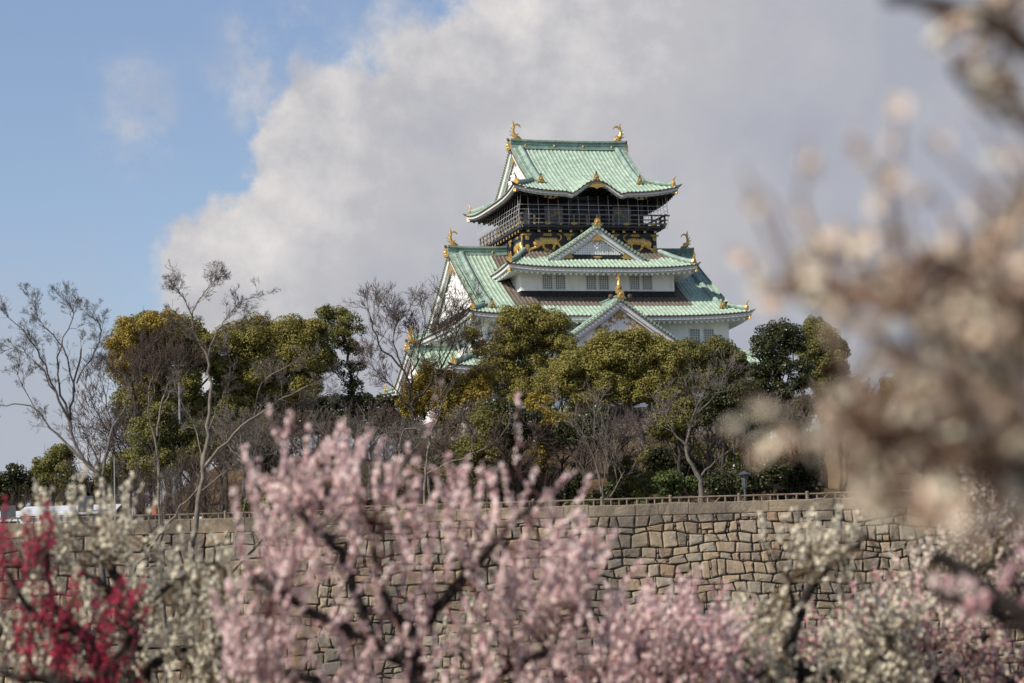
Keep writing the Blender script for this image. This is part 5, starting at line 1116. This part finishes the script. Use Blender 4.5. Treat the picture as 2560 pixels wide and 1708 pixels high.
def scatter(name, tmpl, pos, nrm, size, mats, parent, rg):
    tv, tf_, tm = tmpl; n = len(pos); a = rg.normal(size=(n, 3)); nrm = nrm/(np.linalg.norm(nrm, axis=1, keepdims=True)+1e-9)
    x = np.cross(nrm, a); x /= np.linalg.norm(x, axis=1, keepdims=True)+1e-9; y = np.cross(nrm, x); Rm = np.stack([x, y, nrm], 2)
    V = np.einsum('nij,vj->nvi', Rm, tv)*size[:, None, None]+pos[:, None, :]-np.array(parent.location)
    Fq = (tf_[None]+(np.arange(n)*len(tv))[:, None, None]).reshape(-1, 4)
    o = npmesh(name, V.reshape(-1, 3), Fq, mats, parent, np.tile(tm, n)); o['kind'] = 'stuff'; return o
def in_poly(x, y, poly):
    c = False; j = len(poly)-1
    for i in range(len(poly)):
        xi, yi = poly[i]; xj, yj = poly[j]
        if (yi > y) != (yj > y) and x < (xj-xi)*(y-yi)/(yj-yi)+xi: c = not c
        j = i
    return c
def plum(label, d, limbs, regions, kind, seed, shoot=(.14, .30), fsize=.025, gap=.010, ysp=.35, explicit=(), sparse=(), budfrac=.12, trunk_r=.07, per=1.6, lean=(0, 0, 1), spread=.35, mix=None, shoot_r=.0028, gapvar=.3, brd=.45, rmul=1.0):
    """limbs: (pixel polyline, r0, r1); regions: (pixel polygon, number of shoots rising from it)"""
    rg = random.Random(seed); rn = np.random.default_rng(seed)
    base = D(*limbs[0][0][0], d); root = Vector((base.x, base.y, -1.66)); o = thing('plum_tree', label, 'tree', tuple(root), 0, None); mb = MB(); tw = MB(); nodes = []
    for i, (pl, ra, rb) in enumerate(limbs):
        yo = rg.uniform(-.5, .5)*ysp if i else 0; pts = [D(px, py, d+yo*k/max(1, len(pl)-1)) for k, (px, py) in enumerate(pl)]
        if i == 0: pts = [root, root.lerp(pts[0], .5)+Vector((rg.gauss(0, .03), 0, 0))]+pts
        path = limb_path(pts, .035, rg, 5); n = len(path); rad = [rmul*(ra+(rb-ra)*k/(n-1))*rg.uniform(.9, 1.1) for k in range(n)]; mb.tube(path, rad, 8, cap=True); nodes += [(p, r) for p, r in zip(path, rad)][(n//3 if i == 0 else 0):]
    obj('trunk', shifted(mb, o), [BARK['plum']], o, smooth=True)
    NP = np.array([tuple(p) for p, r in nodes]); pos, nr, bud, bn = [], [], [], []
    def dress(path, full, skip=0.0):
        for a, b in zip(path[:-1], path[1:]):
            v = b-a; L = v.length; m = L/gap; m = int(m)+(1 if rg.random() < m-int(m) else 0)
            for _ in range(m):
                t = rg.random(); ax = v.normalized().orthogonal(); ax.rotate(Matrix.Rotation(rg.uniform(0, 6.28), 3, v.normalized())); q = a+v*t+ax*fsize*.32*rg.uniform(.6, 1.4)
                if rg.random() > full: continue
                nn = ax+v.normalized()*rg.uniform(-.1, .5)
                (bud if rg.random() < budfrac else pos).append(tuple(q)); (bn if len(bud) > len(bn) else nr).append(tuple(nn))
    def shoot_from(p, dr, L):
        pts = [p]; dd = Vector(dr).normalized(); k = 5
        for i in range(k): dd = (dd+Vector((rg.gauss(0, .06), rg.gauss(0, .06), rg.gauss(0, .05)+.03))).normalized(); pts.append(pts[-1]+dd*(L/k))
        tw.tube(pts, [shoot_r*(1.25-.7*i/k) for i in range(k+1)], 4, cap=False)
        dress(pts, rg.uniform(.35, 1.0) if rg.random() < gapvar else 1.0)
    for poly, cnt in regions:
        x0, x1 = min(p[0] for p in poly), max(p[0] for p in poly); y0, y1 = min(p[1] for p in poly), max(p[1] for p in poly); c = 0; tries = 0
        while c < cnt and tries < cnt*60:
            tries += 1; x, y = rg.uniform(x0, x1), rg.uniform(y0, y1)
            if not in_poly(x, y, poly): continue
            c += 1; p = D(x, y, d+rg.uniform(-1, 1)*ysp); k = int(np.argmin(((NP-np.array(p))**2).sum(1)+rn.random(len(NP))*.02)); q = Vector(NP[k]); L = (p-q).length
            mid = q.lerp(p, .5)+Vector((rg.gauss(0, .08)*L, rg.gauss(0, .08)*L, -.06*L)); br = limb_path([q, mid, p], .03, rg, 3); tw.tube(br, [max(shoot_r*1.2, shoot_r*2.4*(1-.5*i/len(br))) for i in range(len(br))], 4, cap=False)
            dress(br[len(br)//2:], brd)
            m = rg.randint(1, max(1, int(per)))
            for _ in range(m): shoot_from(p, Vector(lean)+Vector((rg.gauss(0, spread), rg.gauss(0, spread*.8), rg.gauss(0, .15))), rg.uniform(*shoot))
    for pl in list(explicit)+list(sparse):
        off = rg.uniform(-.3, .3)*ysp; pts = [D(x, y, d+off) for x, y in pl]; k = int(np.argmin(((NP-np.array(pts[0]))**2).sum(1))); q = Vector(NP[k]); br = limb_path([q, q.lerp(pts[0], .6)+Vector((0, 0, -.02))]+pts, .02, rg, 4)
        tw.tube(br, [max(shoot_r*.6, shoot_r*2.2*(1-.8*i/len(br))) for i in range(len(br))], 5, cap=False); dress(br[len(br)//4:], .22 if pl in sparse else .95)
    obj('shoots', shifted(tw, o), [TWIG[kind]], o)
    P_, N_ = np.array(pos), np.array(nr); sz = fsize*rn.uniform(.8, 1.2, len(P_))
    if mix:
        sel = rn.random(len(P_)) < mix[1]
        if sel.any(): scatter('blossoms', FT, P_[sel], N_[sel], sz[sel], [PET[mix[0]], CAL[mix[0]]], o, rn)
        P_, N_, sz = P_[~sel], N_[~sel], sz[~sel]
    scatter('blossoms', FT, P_, N_, sz, [PET[kind], CAL[kind]], o, rn)
    if bud: scatter('buds', BT, np.array(bud), np.array(bn), fsize*.75*rn.uniform(.7, 1.2, len(bud)), [CAL[kind]], o, rn)
    return o

plum('pale pink plum tree in full blossom, nearest in the middle foreground, with upright flowering shoots', 11.0, [
    ([(960, 1640), (950, 1520), (940, 1470), (1000, 1400), (1060, 1330), (1070, 1290)], .036, .017),
    ([(950, 1530), (880, 1490), (840, 1460), (760, 1425), (700, 1400), (650, 1360), (620, 1370)], .024, .011),
    ([(850, 1470), (830, 1400), (800, 1310), (770, 1250), (700, 1190), (640, 1150)], .022, .009),
    ([(945, 1480), (900, 1400), (870, 1320), (850, 1200)], .018, .007),
    ([(1050, 1340), (1120, 1270), (1180, 1200), (1240, 1140)], .016, .006),
    ([(640, 1370), (590, 1330), (560, 1310)], .012, .005), ([(1000, 1600), (1150, 1540), (1250, 1500), (1330, 1430)], .022, .009), ([(930, 1600), (780, 1570), (640, 1540), (560, 1500)], .02, .008), ([(700, 1195), (650, 1100), (640, 1040)], .009, .004)],
    [([(600, 1290), (620, 1150), (700, 1120), (900, 1150), (1100, 1180), (1180, 1160), (1320, 1230), (1390, 1310), (1270, 1380), (1050, 1330), (900, 1370), (760, 1330), (640, 1380)], 84),
     ([(560, 1390), (620, 1310), (720, 1330), (660, 1400)], 10), ([(600, 1150), (680, 1060), (800, 1080), (920, 1120), (900, 1180), (650, 1200)], 24),
     ([(500, 1700), (560, 1500), (760, 1540), (1000, 1500), (1180, 1440), (1380, 1420), (1450, 1560), (1400, 1720)], 120), ([(480, 1560), (520, 1440), (600, 1480), (640, 1600)], 18), ([(1080, 1420), (1220, 1320), (1330, 1300), (1380, 1400), (1250, 1480)], 38), ([(640, 1420), (760, 1440), (900, 1400), (1000, 1440), (1180, 1400), (1200, 1500), (640, 1520)], 26)],
    'pink', 301, shoot=(.14, .34), fsize=.0215, gap=.0050, mix=('deep', .16), rmul=1.4, ysp=.5, per=1, spread=.5, lean=(.22, 0, 1), budfrac=.12, gapvar=.35, brd=.15,
    sparse=[[(905, 1180), (950, 1090), (985, 985), (1000, 920), (1010, 870)], [(1190, 1080), (1188, 960), (1190, 900)]], explicit=[[(645, 1120), (655, 1010), (668, 940)], [(690, 1150), (702, 1060), (705, 975)], [(780, 1130), (790, 1070), (795, 985)], [(600, 1180), (575, 1090), (560, 1020)], [(1190, 1260), (1230, 1170), (1320, 1080)], [(1090, 1170), (1105, 1110), (1100, 1060)], [(560, 1270), (545, 1180), (535, 1120)], [(1030, 1180), (1035, 1100), (1025, 1040)], [(600, 1310), (560, 1330), (530, 1345)], [(1280, 1260), (1350, 1240), (1390, 1215)], [(1180, 1180), (1215, 1120), (1230, 1070)], [(1280, 1330), (1320, 1250), (1385, 1220)]])
plum('cream white plum tree at left with the highest sprigs reaching above the white sheds', 15.0, [
    ([(330, 1640), (320, 1500), (300, 1400), (270, 1330), (240, 1280)], .07, .025), ([(300, 1400), (220, 1330), (150, 1290), (90, 1260)], .035, .012), ([(310, 1440), (380, 1360), (440, 1320), (500, 1290)], .035, .012), ([(250, 1290), (240, 1220), (255, 1170)], .02, .01), ([(325, 1540), (430, 1480), (520, 1440)], .03, .012), ([(330, 1560), (200, 1500), (80, 1450), (0, 1420)], .035, .012)],
    [([(40, 1310), (90, 1210), (170, 1170), (290, 1180), (350, 1220), (300, 1310), (180, 1330)], 46), ([(280, 1440), (340, 1330), (480, 1310), (560, 1300), (560, 1420), (420, 1470)], 52), ([(0, 1660), (0, 1380), (150, 1350), (330, 1400), (600, 1440), (640, 1660)], 130), ([(400, 1640), (420, 1480), (560, 1420), (660, 1560), (660, 1660)], 44)],
    'white', 302, shoot=(.16, .40), fsize=.026, gap=.0115, ysp=.7, per=1, spread=.22, gapvar=.5, brd=.2, explicit=[[(120, 1210), (105, 1160), (98, 1120)], [(300, 1210), (345, 1170), (375, 1130)], [(230, 1190), (232, 1130), (236, 1100)], [(180, 1190), (168, 1140), (170, 1110)], [(310, 1260), (350, 1230), (390, 1200)], [(500, 1320), (520, 1270), (525, 1220)]], shoot_r=.004)
plum('crimson flowered plum tree at the lower left corner', 12.5, [
    ([(230, 1660), (240, 1560), (215, 1500), (170, 1440), (100, 1370)], .075, .02), ([(240, 1560), (290, 1480), (320, 1420)], .03, .01), ([(170, 1440), (90, 1420), (20, 1330)], .03, .01), ([(120, 1390), (110, 1300), (110, 1220)], .02, .008), ([(225, 1580), (100, 1560), (0, 1540)], .04, .015)],
    [([(-20, 1420), (-10, 1270), (60, 1240), (130, 1250), (110, 1340), (60, 1400)], 26), ([(20, 1560), (40, 1430), (160, 1400), (320, 1380), (330, 1480), (250, 1540), (280, 1620), (150, 1560)], 60), ([(220, 1640), (240, 1520), (310, 1520), (330, 1620)], 14)],
    'red', 303, shoot=(.12, .30), fsize=.022, gap=.0125, ysp=.4, per=2, spread=.26, lean=(.05, 0, 1), budfrac=.2, shoot_r=.0035, gapvar=.8,
    explicit=[[(100, 1290), (112, 1230), (122, 1190)], [(10, 1290), (4, 1240), (2, 1210)], [(60, 1270), (62, 1230), (60, 1200)], [(310, 1460), (325, 1420), (335, 1395)], [(250, 1430), (262, 1360), (265, 1340)]])
plum('pink plum tree low in the middle distance right of the nearest pink one', 13.0, [
    ([(1530, 1680), (1520, 1600), (1500, 1540), (1440, 1480)], .05, .015), ([(1520, 1590), (1580, 1530), (1630, 1470)], .03, .01), ([(1530, 1640), (1420, 1590), (1350, 1540)], .03, .01), ([(1540, 1640), (1680, 1590), (1760, 1540)], .03, .01)],
    [([(1370, 1560), (1400, 1430), (1500, 1400), (1620, 1400), (1700, 1450), (1680, 1560), (1560, 1600), (1420, 1620)], 140), ([(1200, 1700), (1250, 1540), (1420, 1480), (1700, 1540), (1800, 1700)], 110)], 'pink', 304, shoot=(.12, .28), fsize=.024, gap=.009, ysp=.6, per=1, spread=.5, lean=(.15, 0, 1), brd=.25, gapvar=.4, mix=('deep', .3), shoot_r=.0035)
plum('cream plum tree with a dark crooked trunk standing before the tall wall at right', 14.0, [
    ([(1850, 1680), (1850, 1560), (1818, 1520), (1810, 1480), (1830, 1420), (1850, 1370), (1868, 1340)], .055, .028), ([(1830, 1420), (1815, 1370), (1812, 1330)], .022, .012), ([(1868, 1345), (1862, 1290), (1840, 1240)], .018, .007), ([(1866, 1345), (1930, 1280), (1990, 1230)], .018, .007), ([(1845, 1560), (1750, 1520), (1690, 1470)], .025, .009), ([(1850, 1580), (1960, 1520), (2060, 1440)], .028, .009)],
    [([(1745, 1250), (1770, 1230), (1850, 1230), (1930, 1230), (1975, 1260), (1900, 1310), (1800, 1300)], 40), ([(1840, 1330), (1880, 1290), (1960, 1290), (1950, 1330)], 8), ([(1640, 1560), (1660, 1440), (1800, 1400), (1810, 1500), (1800, 1600)], 80), ([(1880, 1620), (1880, 1450), (2020, 1380), (2120, 1400), (2100, 1600)], 100), ([(1600, 1700), (1650, 1540), (2100, 1520), (2150, 1700)], 110)],
    'white', 305, shoot=(.10, .26), fsize=.026, gap=.012, ysp=.6, per=1, spread=.5, brd=.25, gapvar=.5, shoot_r=.0035)
plum('rosy pink and white plum tree filling the lower right corner', 15.5, [
    ([(2180, 1680), (2160, 1580), (2120, 1500), (2050, 1440)], .06, .018), ([(2160, 1590), (2230, 1500), (2290, 1430)], .035, .012), ([(2170, 1640), (2050, 1590), (1950, 1540)], .035, .012), ([(2180, 1640), (2300, 1580), (2380, 1540)], .035, .012)],
    [([(1880, 1600), (1920, 1430), (2020, 1380), (2150, 1440), (2300, 1430), (2380, 1470), (2400, 1640), (1900, 1660)], 250), ([(1990, 1440), (2020, 1370), (2120, 1400), (2120, 1480)], 46), ([(1640, 1640), (1700, 1480), (1900, 1440), (1950, 1640)], 60)], 'deep', 306, shoot=(.12, .28), fsize=.025, gap=.0105, ysp=.8, per=1, spread=.5, brd=.25, gapvar=.4, mix=('white', .42), shoot_r=.004)
plum('pale pink and white plum tree at the right edge below the blurred near branches', 16.0, [
    ([(2420, 1680), (2400, 1500), (2360, 1380), (2300, 1280), (2260, 1200)], .07, .02), ([(2380, 1420), (2280, 1400), (2180, 1350), (2120, 1320)], .035, .012), ([(2370, 1390), (2350, 1280), (2340, 1180)], .03, .01), ([(2270, 1220), (2230, 1150), (2215, 1080)], .018, .007)],
    [([(2190, 1300), (2200, 1180), (2260, 1130), (2380, 1120), (2420, 1300), (2380, 1420), (2240, 1400)], 150), ([(2090, 1400), (2080, 1300), (2200, 1280), (2260, 1400), (2180, 1440)], 65)], 'white', 307, shoot=(.12, .28), fsize=.025, gap=.0105, ysp=.8, per=1, spread=.45, brd=.25, gapvar=.4, mix=('pink', .45), shoot_r=.004,
    explicit=[[(2215, 1130), (2210, 1080), (2205, 1050)], [(2250, 1120), (2262, 1080), (2265, 1060)]])
plum('plum branches with thick dark limbs and rosy sprays crossing the lower right', 5.5, [
    ([(2480, 1650), (2420, 1480), (2350, 1420), (2260, 1350), (2190, 1300), (2140, 1270)], .036, .017), ([(2410, 1480), (2330, 1440), (2260, 1400), (2180, 1370), (2130, 1360)], .014, .007), ([(2350, 1420), (2330, 1340), (2310, 1250)], .009, .005)],
    [([(2150, 1390), (2160, 1360), (2240, 1380), (2290, 1420), (2230, 1430)], 7), ([(2300, 1380), (2290, 1280), (2380, 1260), (2400, 1400)], 5)], 'deep', 308, shoot=(.05, .10), fsize=.022, gap=.009, ysp=.12, per=1, spread=.6, mix=('pink', .6))
plum('very close cream and peach plum branches out of focus down the right side', 2.7, [
    ([(2560, 1700), (2520, 1400), (2440, 1200), (2300, 1030), (2220, 900), (2200, 800)], .024, .009), ([(2430, 1190), (2350, 1100), (2200, 1040), (2050, 980), (1930, 960)], .011, .0045), ([(2260, 960), (2130, 850), (2020, 770), (1900, 720), (1780, 640)], .009, .0035), ([(2215, 890), (2130, 740), (2050, 660), (1950, 600), (1850, 560)], .007, .003), ([(2240, 920), (2290, 800), (2310, 690), (2300, 600), (2240, 560), (2180, 570)], .008, .004), ([(2300, 1030), (2350, 900), (2360, 760)], .010, .004)],
    [([(1690, 640), (1680, 560), (1800, 600), (1960, 640), (2100, 560), (2170, 600), (2330, 620), (2370, 800), (2370, 1000), (2200, 1100), (2080, 1000), (2040, 860), (1900, 780), (1760, 720)], 46), ([(1720, 1080), (1700, 1000), (1850, 980), (2000, 1000), (2100, 1060), (2080, 1160), (1900, 1130)], 10), ([(1980, 1280), (2000, 1150), (2120, 1150), (2100, 1260)], 4), ([(2100, 1000), (2100, 700), (2400, 680), (2400, 1180)], 50), ([(1960, 1060), (2100, 980), (2400, 1000), (2400, 1320), (2150, 1290)], 26), ([(2230, 640), (2380, 420), (2400, 700)], 12)],
    'peach', 309, shoot=(.03, .075), fsize=.022, gap=.013, ysp=.30, per=1.9, spread=.5, lean=(-.25, 0, 1), mix=('white', .5), budfrac=.12, shoot_r=.0018, gapvar=.7)
plum('bare tipped plum twigs very close and blurred, rising against the grey cloud', 2.4, [
    ([(2640, 1700), (2620, 1300), (2520, 1000), (2420, 800), (2360, 700)], .02, .008), ([(2540, 1040), (2380, 920), (2200, 800), (2000, 700), (1820, 640)], .007, .003), ([(2420, 800), (2340, 720), (2240, 640), (2140, 600)], .006, .003)],
    [([(1840, 640), (1900, 620), (2150, 640), (2140, 700), (1900, 720)], 6)], 'peach', 310, shoot=(.03, .07), fsize=.021, gap=.03, ysp=.12, per=1, spread=.4, lean=(-.2, 0, 1), budfrac=.45, shoot_r=.0026, gapvar=1.0,
    explicit=[[(1800, 640), (1745, 500), (1700, 380)], [(1900, 610), (1853, 516), (1837, 453), (1848, 400), (1852, 316)], [(2070, 620), (2048, 495), (2016, 400), (1948, 321)], [(2345, 620), (2316, 506), (2240, 430), (2190, 379), (2127, 316)], [(2350, 640), (2337, 553), (2331, 448)], [(2040, 600), (2058, 342), (2069, 240)], [(1830, 620), (1768, 474), (1735, 430)], [(2120, 680), (2085, 540), (2062, 430)], [(1970, 660), (1945, 570), (1935, 500)], [(2210, 650), (2180, 500), (2120, 430)], [(2300, 660), (2262, 520), (2285, 400)], [(2390, 520), (2300, 350), (2235, 250)], [(2370, 420), (2345, 330), (2350, 230)]])
plum('dark plum bough with few blossoms hanging into the top right corner', 2.6, [
    ([(2760, 1700), (2740, 900), (2660, 500), (2520, 240), (2420, 160), (2348, 106), (2274, 48), (2200, 25), (2120, 5), (2027, -6)], .026, .008), ([(2560, 300), (2450, 320), (2348, 285), (2248, 227), (2185, 137)], .009, .004), ([(2360, 112), (2340, 60), (2300, -20)], .006, .003), ([(2680, 560), (2520, 420), (2350, 240), (2290, 110)], .006, .003)],
    [([(2170, 80), (2160, 20), (2260, 20), (2290, 90), (2230, 120)], 9), ([(2240, 200), (2220, 130), (2340, 150), (2360, 260), (2300, 260)], 12), ([(2280, 30), (2290, -30), (2380, -30), (2380, 100)], 8)], 'peach', 311, shoot=(.02, .05), fsize=.022, gap=.016, ysp=.12, per=1.5, spread=.8, lean=(-.3, 0, .2), mix=('white', .4), budfrac=.3, shoot_r=.0018, gapvar=.8)
plum('cream plum tree low in the middle distance seen through the nearest pink sprays', 17.0, [
    ([(1120, 1720), (1120, 1620), (1090, 1540), (1040, 1480)], .05, .015), ([(1120, 1620), (1200, 1540), (1260, 1480)], .03, .01), ([(1115, 1640), (1300, 1580), (1420, 1530)], .03, .01)],
    [([(1000, 1500), (1060, 1420), (1150, 1390), (1280, 1430), (1320, 1500), (1200, 1560)], 30), ([(900, 1720), (960, 1560), (1400, 1520), (1500, 1720)], 50)], 'white', 312, shoot=(.12, .28), fsize=.026, gap=.012, ysp=.6, per=1, spread=.35, shoot_r=.004, gapvar=.5, brd=.2)
# dry reddish canes between the plums
M['cane'] = varied('dry_cane', (.20, .095, .035), (.33, .17, .07), 14, .85)
for k, (x, y, w, hh, lb) in enumerate([(500, 1600, 90, 260, 'clump of dry orange brown canes among the white blossom at lower left'), (640, 1640, 110, 230, 'clump of dry canes between the white and the nearest pink plum'), (1620, 1640, 120, 180, 'clump of dry reddish canes behind the low pink plum')]):
    rg = random.Random(400+k); p = D(x, y, 19); o = thing('dry_canes', lb, 'plant', (p.x, p.y, -1.66), 0, None); mb = MB()
    for i in range(46):
        q = D(x+rg.uniform(-.5, .5)*w, y, 19+rg.uniform(-.5, .5)); t = D(x+rg.uniform(-.6, .6)*w, y-hh*rg.uniform(.5, 1.0), 19+rg.uniform(-.5, .5)); r = Vector((q.x, q.y, -1.7)); mb.tube([r, r.lerp(t, .5)+Vector((rg.gauss(0, .02), 0, 0)), t], [.006, .005, .002], 4, cap=False)
    obj('canes', shifted(mb, o), [M['cane']], o)
